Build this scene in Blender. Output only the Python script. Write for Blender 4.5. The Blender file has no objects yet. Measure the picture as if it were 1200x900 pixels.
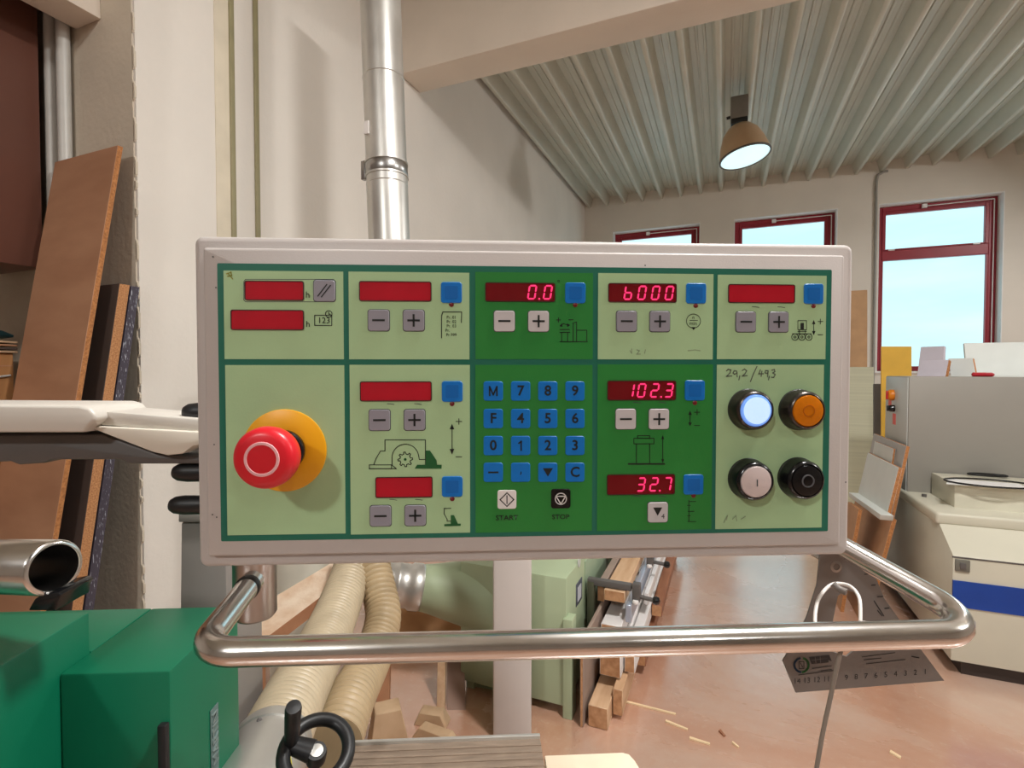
import bpy, bmesh, math, random
from mathutils import Vector, Matrix
random.seed(7)
sc = bpy.context.scene
COL = sc.collection

# ------------------------------------------------------------------ camera
YAW = math.radians(22.5)                 # camera heading, left of the hall's long axis
PITCH = -math.atan(15 / 600)             # looking slightly down
CAM = Vector((0, 0, 1.45))
FOC = 600.0                              # focal length in pixels of a 1200 px wide frame
cam_d = bpy.data.cameras.new('camera')
cam_d.sensor_width = 36
cam_d.lens = 36 * FOC / 1200
cam_d.clip_start = 0.02
cam = bpy.data.objects.new('camera', cam_d)
COL.objects.link(cam)
cam.location = CAM
cam.rotation_euler = (math.pi / 2 + PITCH, 0, YAW)
sc.camera = cam
FWD = Vector((-math.sin(YAW) * math.cos(PITCH), math.cos(YAW) * math.cos(PITCH), math.sin(PITCH)))
RGT = Vector((math.cos(YAW), math.sin(YAW), 0))
UPV = RGT.cross(FWD)

# ------------------------------------------------------------------ view, world, lights
vs = sc.view_settings
vs.view_transform = 'Standard'
vs.look = 'None'
vs.gamma = 1
vs.use_curve_mapping = False
vs.exposure = 0.06

w = bpy.data.worlds.new('sky')
sc.world = w
w.use_nodes = True
wn = w.node_tree
wn.nodes.clear()
wo = wn.nodes.new('ShaderNodeOutputWorld')
wb = wn.nodes.new('ShaderNodeBackground')
wt = wn.nodes.new('ShaderNodeTexCoord')
wm = wn.nodes.new('ShaderNodeMapping')
wm.inputs['Scale'].default_value = (1, 1, 4)
wz = wn.nodes.new('ShaderNodeTexNoise')
wz.inputs['Scale'].default_value = 4.0
wz.inputs['Detail'].default_value = 5
wr = wn.nodes.new('ShaderNodeValToRGB')
wr.color_ramp.elements[0].position = 0.38
wr.color_ramp.elements[0].color = (0.43, 0.70, 0.76, 1)
wr.color_ramp.elements[1].position = 0.72
wr.color_ramp.elements[1].color = (0.54, 0.74, 0.78, 1)
wn.links.new(wt.outputs['Generated'], wm.inputs['Vector'])
wn.links.new(wm.outputs['Vector'], wz.inputs['Vector'])
wn.links.new(wz.outputs['Fac'], wr.inputs['Fac'])
wn.links.new(wr.outputs['Color'], wb.inputs['Color'])
wb.inputs['Strength'].default_value = 1.6
wn.links.new(wb.outputs['Background'], wo.inputs['Surface'])


def area_lamp(name, loc, watts, size, col, target=None):
    """the light of one of the hall's high-bay lamps"""
    l = bpy.data.lights.new(name, 'AREA')
    l.shape = 'DISK'
    l.size = size
    l.energy = watts
    l.color = col
    o = bpy.data.objects.new(name, l)
    COL.objects.link(o)
    o.location = loc
    if target is not None:
        d = Vector(target) - Vector(loc)
        o.rotation_euler = d.to_track_quat('-Z', 'Y').to_euler()
    return o


WARM = (1.0, 0.985, 0.955)
area_lamp('bay_lamp_light_key', (-0.62, -4.1, 4.1), 66, 0.36, WARM, (-0.2, 0.6, 1.2))
area_lamp('bay_lamp_light_overhead', (1.0, 0.8, 4.1), 125, 0.45, WARM, (0.7, 1.0, 0.0))
area_lamp('bay_lamp_light_rear', (3.6, -2.6, 4.1), 14, 0.5, WARM, (1.0, 1.8, 0.8))
area_lamp('bay_lamp_light_side', (5.6, 2.0, 4.1), 72, 0.5, WARM, (-1.2, 3.0, 1.6))
area_lamp('bay_lamp_light_far', (4.6, 6.6, 4.1), 85, 0.5, (1.0, 0.98, 0.95), (2.0, 6.0, 0.0))


# ------------------------------------------------------------------ pixel helpers (measurement aids)
def ray(px, py):
    return FWD + RGT * ((px - 600) / FOC) - UPV * ((py - 450) / FOC)


def at(px, py, d):
    return CAM + ray(px, py) * d


def onx(px, py, v):
    r = ray(px, py)
    return CAM + r * ((v - CAM.x) / r.x)


def ony(px, py, v):
    r = ray(px, py)
    return CAM + r * ((v - CAM.y) / r.y)


def onz(px, py, v):
    r = ray(px, py)
    return CAM + r * ((v - CAM.z) / r.z)


# ------------------------------------------------------------------ materials
def lin(c):
    return tuple(((v / 255) / 12.92 if v <= 10 else (((v / 255) + 0.055) / 1.055) ** 2.4) for v in c)


def sw(c, k):
    return tuple(max(0.0, min(0.95, v * k)) for v in c)


MATS = {}


def mat(name, rgb, rough=0.5, metal=0.0, var=0.08, scale=8.0, bump=0.0, bscale=60.0, stretch=None,
        rgb2=None, detail=4.0, rvar=0.0, spec=0.5, coat=0.0, lo=0.3, hi=0.7):
    """procedural principled material: two tones of one colour mixed by noise, optional relief"""
    if name in MATS:
        return MATS[name]
    m = bpy.data.materials.new(name)
    m.use_nodes = True
    nt = m.node_tree
    b = nt.nodes['Principled BSDF']
    c = lin(rgb)
    c1, c2 = (sw(c, 1 - var), sw(c, 1 + var)) if rgb2 is None else (c, lin(rgb2))
    tc = nt.nodes.new('ShaderNodeTexCoord')
    mp = nt.nodes.new('ShaderNodeMapping')
    if stretch:
        mp.inputs['Scale'].default_value = stretch
    nz = nt.nodes.new('ShaderNodeTexNoise')
    nz.inputs['Scale'].default_value = scale
    nz.inputs['Detail'].default_value = detail
    rp = nt.nodes.new('ShaderNodeValToRGB')
    rp.color_ramp.elements[0].position = lo
    rp.color_ramp.elements[1].position = hi
    rp.color_ramp.elements[0].color = (*c1, 1)
    rp.color_ramp.elements[1].color = (*c2, 1)
    nt.links.new(tc.outputs['Object'], mp.inputs['Vector'])
    nt.links.new(mp.outputs['Vector'], nz.inputs['Vector'])
    nt.links.new(nz.outputs['Fac'], rp.inputs['Fac'])
    nt.links.new(rp.outputs['Color'], b.inputs['Base Color'])
    b.inputs['Roughness'].default_value = rough
    b.inputs['Metallic'].default_value = metal
    b.inputs['Specular IOR Level'].default_value = spec
    if coat:
        b.inputs['Coat Weight'].default_value = coat
    if rvar:
        mr = nt.nodes.new('ShaderNodeMapRange')
        mr.inputs['To Min'].default_value = max(0.02, rough - rvar)
        mr.inputs['To Max'].default_value = rough + rvar
        nt.links.new(nz.outputs['Fac'], mr.inputs['Value'])
        nt.links.new(mr.outputs['Result'], b.inputs['Roughness'])
    if bump:
        n2 = nt.nodes.new('ShaderNodeTexNoise')
        n2.inputs['Scale'].default_value = bscale
        n2.inputs['Detail'].default_value = 3
        bp = nt.nodes.new('ShaderNodeBump')
        bp.inputs['Strength'].default_value = bump
        bp.inputs['Distance'].default_value = 0.01
        nt.links.new(mp.outputs['Vector'], n2.inputs['Vector'])
        nt.links.new(n2.outputs['Fac'], bp.inputs['Height'])
        nt.links.new(bp.outputs['Normal'], b.inputs['Normal'])
    MATS[name] = m
    return m


def emit(name, rgb, strength, base=(20, 20, 20)):
    if name in MATS:
        return MATS[name]
    m = mat(name, base, 0.4)
    b = m.node_tree.nodes['Principled BSDF']
    b.inputs['Emission Color'].default_value = (*lin(rgb), 1)
    b.inputs['Emission Strength'].default_value = strength
    return m


# ------------------------------------------------------------------ mesh helpers
class MB:
    def __init__(self):
        self.v = []
        self.f = []

    def add(self, vs_, fs_):
        n = len(self.v)
        self.v += [tuple(p) for p in vs_]
        self.f += [tuple(i + n for i in f) for f in fs_]
        return self

    def box(self, lo, hi):
        (a, b, c), (d, e, f) = lo, hi
        return self.add([(a, b, c), (d, b, c), (d, e, c), (a, e, c), (a, b, f), (d, b, f), (d, e, f), (a, e, f)],
                        [(0, 3, 2, 1), (4, 5, 6, 7), (0, 1, 5, 4), (1, 2, 6, 5), (2, 3, 7, 6), (3, 0, 4, 7)])

    def hexa(self, p):
        """eight corners: four of the front, then the four behind them"""
        return self.add(p, [(0, 1, 2, 3), (7, 6, 5, 4), (0, 4, 5, 1), (1, 5, 6, 2), (2, 6, 7, 3), (3, 7, 4, 0)])

    def prism(self, pts, off):
        """polygon of 3-d points pushed along the vector off"""
        n = len(pts)
        off = Vector(off)
        vs_ = [Vector(p) for p in pts] + [Vector(p) + off for p in pts]
        fs_ = [tuple(range(n)), tuple(range(2 * n - 1, n - 1, -1))]
        fs_ += [(i, i + n, (i + 1) % n + n, (i + 1) % n) for i in range(n)]
        return self.add(vs_, fs_)

    def rings(self, rings, cap=True, closed=False):
        k = len(rings[0])
        n = len(self.v)
        for r in rings:
            self.v += [tuple(p) for p in r]
        m = len(rings)
        for i in range(m if closed else m - 1):
            a, b = n + i * k, n + ((i + 1) % m) * k
            for j in range(k):
                self.f.append((a + j, a + (j + 1) % k, b + (j + 1) % k, b + j))
        if cap and not closed:
            self.f.append(tuple(n + j for j in range(k))[::-1])
            self.f.append(tuple(n + (m - 1) * k + j for j in range(k)))
        return self

    def lathe(self, prof, origin=(0, 0, 0), axis=(0, 0, 1), seg=32, cap=True):
        """prof: (radius, height) pairs along axis"""
        a = Vector(axis).normalized()
        t = Vector((1, 0, 0)) if abs(a.x) < 0.9 else Vector((0, 1, 0))
        e1 = a.cross(t).normalized()
        e2 = a.cross(e1)
        o = Vector(origin)
        rs = []
        for r, h in prof:
            r = max(r, 1e-5)
            rs.append([o + a * h + (e1 * math.cos(2 * math.pi * j / seg) + e2 * math.sin(2 * math.pi * j / seg)) * r
                       for j in range(seg)])
        return self.rings(rs, cap)

    def tube(self, path, radii, seg=16, closed=False, cap=True):
        path = [Vector(p) for p in path]
        n = len(path)
        if not isinstance(radii, (list, tuple)):
            radii = [radii] * n
        rs = []
        e1 = None
        for i, p in enumerate(path):
            if closed:
                t = (path[(i + 1) % n] - path[i - 1]).normalized()
            else:
                t = (path[min(i + 1, n - 1)] - path[max(i - 1, 0)]).normalized()
            if e1 is None:
                q = Vector((0, 0, 1)) if abs(t.z) < 0.9 else Vector((1, 0, 0))
                e1 = t.cross(q).normalized()
            else:
                e1 = (e1 - t * e1.dot(t)).normalized()
            e2 = t.cross(e1)
            rs.append([p + (e1 * math.cos(2 * math.pi * j / seg) + e2 * math.sin(2 * math.pi * j / seg)) * radii[i]
                       for j in range(seg)])
        return self.rings(rs, cap, closed)

    def mesh(self, name, m, smooth=False, bevel=0.0, bseg=2, angle=40):
        me = bpy.data.meshes.new(name)
        me.from_pydata(self.v, [], self.f)
        bm = bmesh.new()
        bm.from_mesh(me)
        bmesh.ops.recalc_face_normals(bm, faces=bm.faces)
        if bevel:
            es = [e for e in bm.edges if len(e.link_faces) == 2 and e.calc_face_angle(0) > math.radians(30)]
            bmesh.ops.bevel(bm, geom=es, offset=bevel, segments=bseg, profile=0.5, affect='EDGES', clamp_overlap=True)
        if smooth or bevel:
            for f in bm.faces:
                f.smooth = True
            for e in bm.edges:
                e.smooth = not (len(e.link_faces) == 2 and e.calc_face_angle(0) > math.radians(angle))
        bm.to_mesh(me)
        bm.free()
        me.materials.append(m)
        return me

    def build(self, name, m, parent=None, smooth=False, bevel=0.0, bseg=2, angle=40, label=None):
        return link(name, self.mesh(name, m, smooth, bevel, bseg, angle), parent, label)


def link(name, me, parent=None, label=None, loc=None):
    o = bpy.data.objects.new(name, me)
    COL.objects.link(o)
    if parent is not None:
        o.parent = parent
    if loc is not None:
        o.location = loc
    if label:
        o['label'] = label
    return o


def thing(name, label, cat, loc=(0, 0, 0), rotz=0.0, group=None):
    o = bpy.data.objects.new(name, None)
    COL.objects.link(o)
    o.empty_display_size = 0.05
    o.location = loc
    o.rotation_euler = (0, 0, rotz)
    return tag(o, label, cat, group)


def tag(o, label, cat, group=None):
    o['label'] = label
    o['category'] = cat
    if group:
        o['group'] = group
    return o


def struct(o, label=None, cat=None):
    o['kind'] = 'structure'
    if label:
        o['label'] = label
    if cat:
        o['category'] = cat
    return o


def recentre(o, base=True):
    """put a mesh thing's origin at its base centre"""
    me = o.data
    xs = [v.co for v in me.vertices]
    c = Vector((sum(p.x for p in xs) / len(xs), sum(p.y for p in xs) / len(xs), min(p.z for p in xs)))
    me.transform(Matrix.Translation(-c))
    o.location = c
    return o


def curve_path(pts, n=12):
    """smooth Catmull-Rom path through points"""
    P = [Vector(p) for p in pts]
    P = [P[0] * 2 - P[1]] + P + [P[-1] * 2 - P[-2]]
    out = []
    for i in range(1, len(P) - 2):
        for k in range(n):
            t = k / n
            a, b, c, d = P[i - 1], P[i], P[i + 1], P[i + 2]
            out.append(0.5 * ((2 * b) + (c - a) * t + (2 * a - 5 * b + 4 * c - d) * t * t + (3 * b - a - 3 * c + d) * t ** 3))
    out.append(P[-2])
    return out


def resample(path, step):
    out = [path[0]]
    acc = 0.0
    for a, b in zip(path, path[1:]):
        L = (b - a).length
        pos = 0.0
        while acc + (L - pos) >= step:
            pos += step - acc
            out.append(a + (b - a) * (pos / L))
            acc = 0.0
        acc += L - pos
    return out


def text_mesh(body, size, depth=0.0, align='CENTER', bold=0.0, xs=1.0):
    cu = bpy.data.curves.new('lettering', 'FONT')
    cu.body = body
    cu.size = size
    cu.align_x = align
    cu.align_y = 'CENTER'
    cu.extrude = depth
    cu.offset = bold
    cu.resolution_u = 3
    o = bpy.data.objects.new('lettering', cu)
    COL.objects.link(o)
    dg = bpy.context.evaluated_depsgraph_get()
    dg.update()
    me = bpy.data.meshes.new_from_object(o.evaluated_get(dg))
    bpy.data.objects.remove(o)
    bpy.data.curves.remove(cu)
    if xs != 1.0:
        me.transform(Matrix.Scale(xs, 4, (1, 0, 0)))
    return me


# materials used all over
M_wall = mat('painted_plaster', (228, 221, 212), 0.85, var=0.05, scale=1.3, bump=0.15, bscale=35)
M_wallshade = mat('raw_and_shaded_plaster', (206, 194, 176), 0.9, var=0.08, scale=2.5, bump=0.2, bscale=40)  # darker plaster tone: holds the return wall's shade, also used on the crumbled corner
M_floor = None
M_deck = mat('coated_steel_deck', (206, 207, 194), 0.36, var=0.06, scale=2.0)
M_conc = mat('painted_concrete', (222, 210, 196), 0.85, var=0.05, scale=1.8, bump=0.1)
M_house = mat('powder_coat_offwhite', (196, 188, 184), 0.42, var=0.02, scale=3, bump=0.04, bscale=900)
M_chrome = mat('polished_steel', (226, 223, 220), 0.2, 1.0, var=0.05, scale=25, rvar=0.06)
M_steel = mat('brushed_steel', (170, 168, 166), 0.32, 1.0, var=0.1, scale=12, rvar=0.08)
M_galv = mat('galvanised_sheet', (205, 203, 198), 0.38, 0.75, var=0.08, scale=6, rvar=0.08)
M_black = mat('black_plastic', (26, 26, 28), 0.42, var=0.15, scale=20)
M_gblack = mat('gloss_black', (18, 18, 20), 0.2, var=0.1, scale=20)
M_gunmetal = mat('dark_grey_paint', (92, 88, 86), 0.5, var=0.06, scale=5)
M_cream = mat('cream_enamel', (214, 208, 199), 0.35, var=0.04, scale=4)

# ================================================================== THE SETTING
YB = 9.3
XL = -2.4
YJ = 1.475
ZC = 4.61
ZR = 4.445


def floor_material():
    m = mat('floor_coating', (196, 128, 86), 0.3, var=0.1)
    nt = m.node_tree
    b = nt.nodes['Principled BSDF']
    tc = nt.nodes.new('ShaderNodeTexCoord')
    a = nt.nodes.new('ShaderNodeTexNoise')
    a.inputs['Scale'].default_value = 1.1
    a.inputs['Detail'].default_value = 7
    a.inputs['Roughness'].default_value = 0.62
    a.inputs['Distortion'].default_value = 0.6
    r = nt.nodes.new('ShaderNodeValToRGB')
    e = r.color_ramp.elements
    e[0].position = 0.3
    e[0].color = (*lin((188, 132, 102)), 1)
    e[1].position = 0.68
    e[1].color = (*lin((210, 180, 162)), 1)
    x = e.new(0.5)
    x.color = (*lin((202, 158, 134)), 1)
    s = nt.nodes.new('ShaderNodeTexNoise')           # fine sawdust specks
    s.inputs['Scale'].default_value = 28
    s.inputs['Detail'].default_value = 6
    s.inputs['Roughness'].default_value = 0.7
    sr = nt.nodes.new('ShaderNodeValToRGB')
    sr.color_ramp.elements[0].position = 0.55
    sr.color_ramp.elements[1].position = 0.75
    mx = nt.nodes.new('ShaderNodeMix')
    mx.data_type = 'RGBA'
    mx.inputs['B'].default_value = (*lin((214, 190, 166)), 1)
    nt.links.new(tc.outputs['Object'], a.inputs['Vector'])
    nt.links.new(tc.outputs['Object'], s.inputs['Vector'])
    nt.links.new(a.outputs['Fac'], r.inputs['Fac'])
    nt.links.new(s.outputs['Fac'], sr.inputs['Fac'])
    ml = nt.nodes.new('ShaderNodeMath')
    ml.operation = 'MULTIPLY'
    ml.inputs[1].default_value = 0.45
    nt.links.new(sr.outputs['Color'], ml.inputs[0])
    nt.links.new(ml.outputs['Value'], mx.inputs['Factor'])
    nt.links.new(r.outputs['Color'], mx.inputs['A'])
    nt.links.new(mx.outputs['Result'], b.inputs['Base Color'])
    mr = nt.nodes.new('ShaderNodeMapRange')
    mr.inputs['From Min'].default_value = 0.3
    mr.inputs['From Max'].default_value = 0.7
    mr.inputs['To Min'].default_value = 0.16
    mr.inputs['To Max'].default_value = 0.38
    nt.links.new(a.outputs['Fac'], mr.inputs['Value'])
    nt.links.new(mr.outputs['Result'], b.inputs['Roughness'])
    b.inputs['Coat Weight'].default_value = 0.9
    b.inputs['Coat Roughness'].default_value = 0.2
    b.inputs['Coat IOR'].default_value = 2.8
    bp = nt.nodes.new('ShaderNodeBump')
    bp.inputs['Strength'].default_value = 0.12
    bp.inputs['Distance'].default_value = 0.02
    nt.links.new(s.outputs['Fac'], bp.inputs['Height'])
    nt.links.new(bp.outputs['Normal'], b.inputs['Normal'])
    return m


struct(MB().box((-6, -8, -0.2), (9, YB + 0.4, 0)).build('floor', floor_material()),
       'tan coated concrete floor dusted with sawdust', 'floor')

# back wall with three window openings
WX = [(-1.87, -0.41), (0.14, 1.59), (2.14, 3.59), (4.14, 5.59), (6.14, 7.59)]
WZ0, WZ1 = 1.45, 3.955
mb = MB()
mb.box((-6, YB, 0), (9, YB + 0.4, WZ0))
mb.box((-6, YB, WZ1), (9, YB + 0.4, 5.2))
xs = [-6] + [v for p in WX for v in p] + [9]
for i in range(0, len(xs), 2):
    mb.box((xs[i], YB, WZ0), (xs[i + 1], YB + 0.4, WZ1))
struct(mb.build('wall_back', mat('back_wall_paint', (226, 220, 210), 0.85, var=0.05, scale=1.2, bump=0.1)),
       'greyish painted far wall with red framed windows', 'wall')

# left wall with its end face, the return wall, hall walls behind the viewer
struct(MB().box((-6, YJ, 0), (XL, YB, 5.2)).build('wall_left', M_wall), 'off-white plastered wall on the left with rough corner', 'wall')
# crumbled plaster along the corner edge
mb = MB()
z = 0.1
while z < 3.6:
    h = random.uniform(0.03, 0.12)
    wdt = random.uniform(0.001, 0.003)
    mb.hexa([(XL - 0.007, YJ - 0.0065, z), (XL + wdt * 0.4, YJ - 0.0065, z + 0.01), (XL + wdt * 0.4, YJ - 0.0065, z + h * 0.7), (XL - 0.007, YJ - 0.0065, z + h),
             (XL - 0.007, YJ + wdt, z), (XL + wdt * 0.4, YJ + wdt, z + 0.01), (XL + wdt * 0.4, YJ + wdt, z + h * 0.7), (XL - 0.007, YJ + wdt, z + h)])
    z += h + random.uniform(0.01, 0.1)
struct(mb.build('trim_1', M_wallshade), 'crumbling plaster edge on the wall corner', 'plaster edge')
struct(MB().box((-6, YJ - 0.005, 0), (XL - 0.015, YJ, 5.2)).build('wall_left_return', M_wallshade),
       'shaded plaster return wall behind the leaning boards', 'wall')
struct(MB().box((9, -8, 0), (9.2, YB, 5.2)).build('wall_right', M_wall), 'painted hall wall on the right', 'wall')
struct(MB().box((-6.2, -8, 0), (-6, YJ, 5.2)).build('wall_far_left', M_wall), 'painted hall wall on the far left', 'wall')
struct(MB().box((-6, -8.2, 0), (9, -8, 5.2)).build('wall_rear', M_wall), 'painted hall wall behind the viewer', 'wall')

# corrugated steel deck ceiling: flat sheet with each deep rib its own piece
ceil = struct(MB().box((-6, -8, ZC), (9, YB + 0.3, ZC + 0.2)).build('ceiling', M_deck),
              'grey trapezoidal steel deck ceiling with deep ribs', 'ceiling')
mb = MB()
y0, y1 = 3.7, YB
hb, ht = 0.022, 0.062
prof = [(-ht, 0), (-hb, ZR - ZC), (hb, ZR - ZC), (ht, 0)]
mb.prism([(x, y0, zz) for x, zz in prof], (0, y1 - y0, 0))
ribm = mb.mesh('rib', M_deck, bevel=0.004, bseg=1)
mb = MB()
for dx in (-0.035, 0.035):
    mb.prism([(dx - 0.014, y0, 0), (dx - 0.007, y0, -0.012), (dx + 0.007, y0, -0.012), (dx + 0.014, y0, 0)], (0, y1 - y0, 0))
stifm = mb.mesh('stiffener', M_deck)
k = 0
while True:
    x = -2.309 + 0.3187 * k
    if x > 8.8:
        break
    link('rib', ribm, ceil, loc=(x, 0, ZC))
    if k:
        link('stiffener', stifm, ceil, loc=(x - 0.159, 0, ZC))
    k += 1

# concrete beam across the hall
struct(MB().box((XL, 3.46, 3.8), (9, 3.76, ZC)).build('trim_2', M_conc, bevel=0.012), 'deep white painted concrete beam crossing below the ceiling', 'beam')
# small downstand beam at the upper left
a_, b_ = ony(91, 39, YJ), ony(120, 20, YJ)
struct(MB().box((a_.x, 0.2, 3.045), (b_.x, YJ - 0.005, 3.7)).build('trim_3', M_conc, bevel=0.006), 'short white downstand beam above the brown cabinet', 'beam')

# windows
M_red = mat('burgundy_frame_paint', (150, 38, 52), 0.4, var=0.08, scale=4)
M_rev = mat('white_reveal_paint', (236, 236, 234), 0.8, var=0.03)
mg = bpy.data.materials.new('window_glass')
mg.use_nodes = True
nt = mg.node_tree
nt.nodes.clear()
go = nt.nodes.new('ShaderNodeOutputMaterial')
gm = nt.nodes.new('ShaderNodeMixShader')
gt = nt.nodes.new('ShaderNodeBsdfTransparent')
gt.inputs['Color'].default_value = (0.97, 0.99, 0.99, 1)
gg = nt.nodes.new('ShaderNodeBsdfGlossy')
gg.inputs['Roughness'].default_value = 0.3
gm.inputs['Fac'].default_value = 0.003
nt.links.new(gt.outputs[0], gm.inputs[1])
nt.links.new(gg.outputs[0], gm.inputs[2])
nt.links.new(gm.outputs[0], go.inputs['Surface'])
M_glass = mg
for n, (x0, x1) in enumerate(WX[:3]):
    yf = YB + 0.17
    W = bpy.data.objects.new('window_%d' % (n + 1), None)
    COL.objects.link(W)
    W.location = ((x0 + x1) / 2, yf, WZ0)
    struct(W, ['burgundy framed window mostly hidden behind the panel, nearest the corner',
               'burgundy framed window below the hanging lamp', 'tall burgundy framed window with fanlight behind the grey machine'][n], 'window')
    L = x0 - W.location.x
    Rr = x1 - W.location.x
    H = WZ1 - WZ0
    t = 0.075
    mb = MB()
    mb.box((L, 0, 0), (L + t, 0.08, H)).box((Rr - t - 0.02, 0, 0), (Rr, 0.08, H)).box((L + t, 0, H - t), (Rr - t, 0.08, H)).box((L + t, 0, 0), (Rr - t, 0.08, t))
    mb.build('frame', M_red, W, bevel=0.006, bseg=1)
    zt = 3.14 - WZ0
    MB().box((L + t, -0.004, zt), (Rr - t - 0.02, 0.075, zt + 0.15)).build('transom', M_red, W, bevel=0.006, bseg=1)
    mb = MB()
    s = 0.045
    a0, a1, c0, c1 = L + t, Rr - t - 0.02, zt + 0.15, H - t
    mb.box((a0, -0.012, c0), (a0 + s, 0.05, c1)).box((a1 - s, -0.012, c0), (a1, 0.05, c1)).box((a0 + s, -0.012, c1 - s), (a1 - s, 0.05, c1)).box((a0 + s, -0.012, c0), (a1 - s, 0.05, c0 + 0.02))
    mb.build('fanlight_sash', M_red, W, bevel=0.005, bseg=1)
    mb = MB()
    mb.box((a0, 0.0, t), (a0 + 0.02, 0.05, zt)).box((a1 - 0.02, 0, t), (a1, 0.05, zt))
    mb.build('casement_sash', M_red, W)
    MB().box((a0 + s, 0.02, c0), (a1 - s, 0.026, c1 - s)).build('pane', M_glass, W)
    MB().box((a0, 0.02, t), (a1, 0.026, zt)).build('pane', M_glass, W)
    mb = MB()
    mb.tube([(Rr - 0.05, -0.03, 0.3), (Rr - 0.05, -0.03, H - 0.045)], 0.007, 8)
    mb.tube([(Rr - 0.05, -0.03, H - 0.045), (L + 0.62, -0.03, H - 0.05)], 0.007, 8)
    mb.box((L + 0.56, -0.045, H - 0.075), (L + 0.62, 0.0, H - 0.02))
    mb.build('fanlight_opener', mat('white_metal', (228, 226, 224), 0.4), W, label='white opener rod')
    for hx in (a0 + 0.12, a1 - 0.14):
        MB().box((hx - 0.04, -0.022, zt + 0.145), (hx + 0.04, -0.004, zt + 0.165)).build('hinge', mat('white_metal', (228, 226, 224), 0.4), W)
    mb = MB()
    e = 0.012
    y0r, y1r = -0.165, 0.0
    mb.box((Rr - 0.0005, y0r - 0.006, 0), (Rr + e, y1r + 0.08, H + e)).box((L - e, y0r - 0.006, 0), (L + 0.0005, y1r + 0.08, H + e)).box((L, y0r - 0.006, H - 0.0005), (Rr, y1r + 0.08, H + e))
    mb.build('reveal', M_rev, W, label='white painted reveal')
    MB().box((L - 0.03, -0.2, -0.03), (Rr + 0.03, 0.06, 0)).build('window_sill', M_rev, W)

# ================================================================== CONTROL PANEL
PYAW = YAW + math.radians(3.0)
PO = at(614, 466, 0.36)
PU = Vector((math.cos(PYAW), math.sin(PYAW), 0))
PN = Vector((math.sin(PYAW), -math.cos(PYAW), 0))      # towards the viewer
panel = thing('control_panel', 'off-white machine control panel with green keypad overlay, red displays and chrome handrail', 'control panel', PO, PYAW)


def loc3(p):
    """world point in panel coordinates"""
    d = Vector(p) - PO
    return Vector((d.dot(PU), -d.dot(PN), d.z))


def P(px, py, n=0.0):
    """panel coordinates (x, z) of an image point on the plane n in front of the overlay"""
    o = PO + PN * n
    r = ray(px, py)
    t = (o - CAM).dot(PN) / r.dot(PN)
    q = loc3(CAM + r * t)
    return q.x, q.z


PXM = 0.36 / FOC      # metres per pixel on the panel


def rrect(x0, z0, x1, z1, r, seg=4):
    pts = []
    for cx, cz, a in ((x1 - r, z1 - r, 0), (x0 + r, z1 - r, 90), (x0 + r, z0 + r, 180), (x1 - r, z0 + r, 270)):
        for k_ in range(seg + 1):
            t = math.radians(a + 90 * k_ / seg)
            pts.append((cx + r * math.cos(t), cz + r * math.sin(t)))
    return pts


def plate(pts, n0, n1):
    """polygon in (x, z), from n0 (back) to n1 (front)"""
    return MB().prism([(x, -n1, z) for x, z in pts], (0, n1 - n0, 0))


def rect_px(tl, br, n=0.0):
    a, b = P(*tl, n), P(*br, n)
    return a[0], b[1], b[0], a[1]


def quad_px(pts, n=0.0):
    return [P(x, y, n) for x, y in pts]


# housing: deep rounded tray, raised front plate
q = quad_px([(226, 276), (1001, 286), (995, 652), (233, 664)], -0.006)
hx0, hx1 = (q[0][0] + q[3][0]) / 2, (q[1][0] + q[2][0]) / 2
hz1, hz0 = (q[0][1] + q[1][1]) / 2, (q[2][1] + q[3][1]) / 2
plate(rrect(hx0, hz0, hx1, hz1, 0.006), -0.075, -0.006).build('housing', M_house, panel, bevel=0.0035, bseg=3)
q = quad_px([(236, 290), (991.5, 298), (984.5, 640), (243, 652)], 0)
fx0, fx1 = (q[0][0] + q[3][0]) / 2, (q[1][0] + q[2][0]) / 2
fz1, fz0 = (q[0][1] + q[1][1]) / 2, (q[2][1] + q[3][1]) / 2
plate(rrect(fx0, fz0, fx1, fz1, 0.002), -0.0065, -0.0004).build('front_plate', M_house, panel, bevel=0.0022, bseg=3)
M_border = mat('overlay_dark_green', (32, 112, 92), 0.38, var=0.04)
q = quad_px([(253.5, 308.5), (975.5, 316), (969.5, 622), (260, 635)])
overlay = plate(rrect((q[0][0] + q[3][0]) / 2, (q[2][1] + q[3][1]) / 2, (q[1][0] + q[2][0]) / 2, (q[0][1] + q[1][1]) / 2, 0.001),
                -0.0005, 0.0).build('overlay', M_border, panel, label='dark green membrane overlay')
M_lg = mat('overlay_pale_green', (176, 208, 160), 0.36, var=0.03, scale=30, bump=0.02, bscale=700)
M_mg = mat('overlay_mid_green', (44, 134, 58), 0.36, var=0.03, scale=30, bump=0.02, bscale=700)
cells = [((262, 317), (403, 421), 0), ((408.5, 318.3), (550.2, 421.2), 0), ((557, 318.7), (694.5, 421), 1), ((701, 320), (835, 421.2), 0), ((841, 322), (967, 421), 0),
         ((264, 427.8), (405, 625), 0), ((409.7, 427.5), (551, 624), 0), ((557, 427.6), (693.5, 622), 1), ((700.3, 427), (833.5, 620), 1), ((840, 427.4), (962.5, 618), 0)]
for tl, br, g in cells:
    x0, z0, x1, z1 = rect_px(tl, br)
    plate([(x0, z0), (x1, z0), (x1, z1), (x0, z1)], -0.0003, 0.00025).build('cell', (M_lg, M_mg)[g], overlay, label=('pale green field', 'mid green field')[g])

M_ink = mat('black_print', (22, 26, 24), 0.5, var=0.05)
M_gink = mat('dark_green_print', (24, 92, 44), 0.5, var=0.05)
M_pencil = mat('pencil_marks', (92, 98, 84), 0.7, var=0.2, scale=900)


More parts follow.
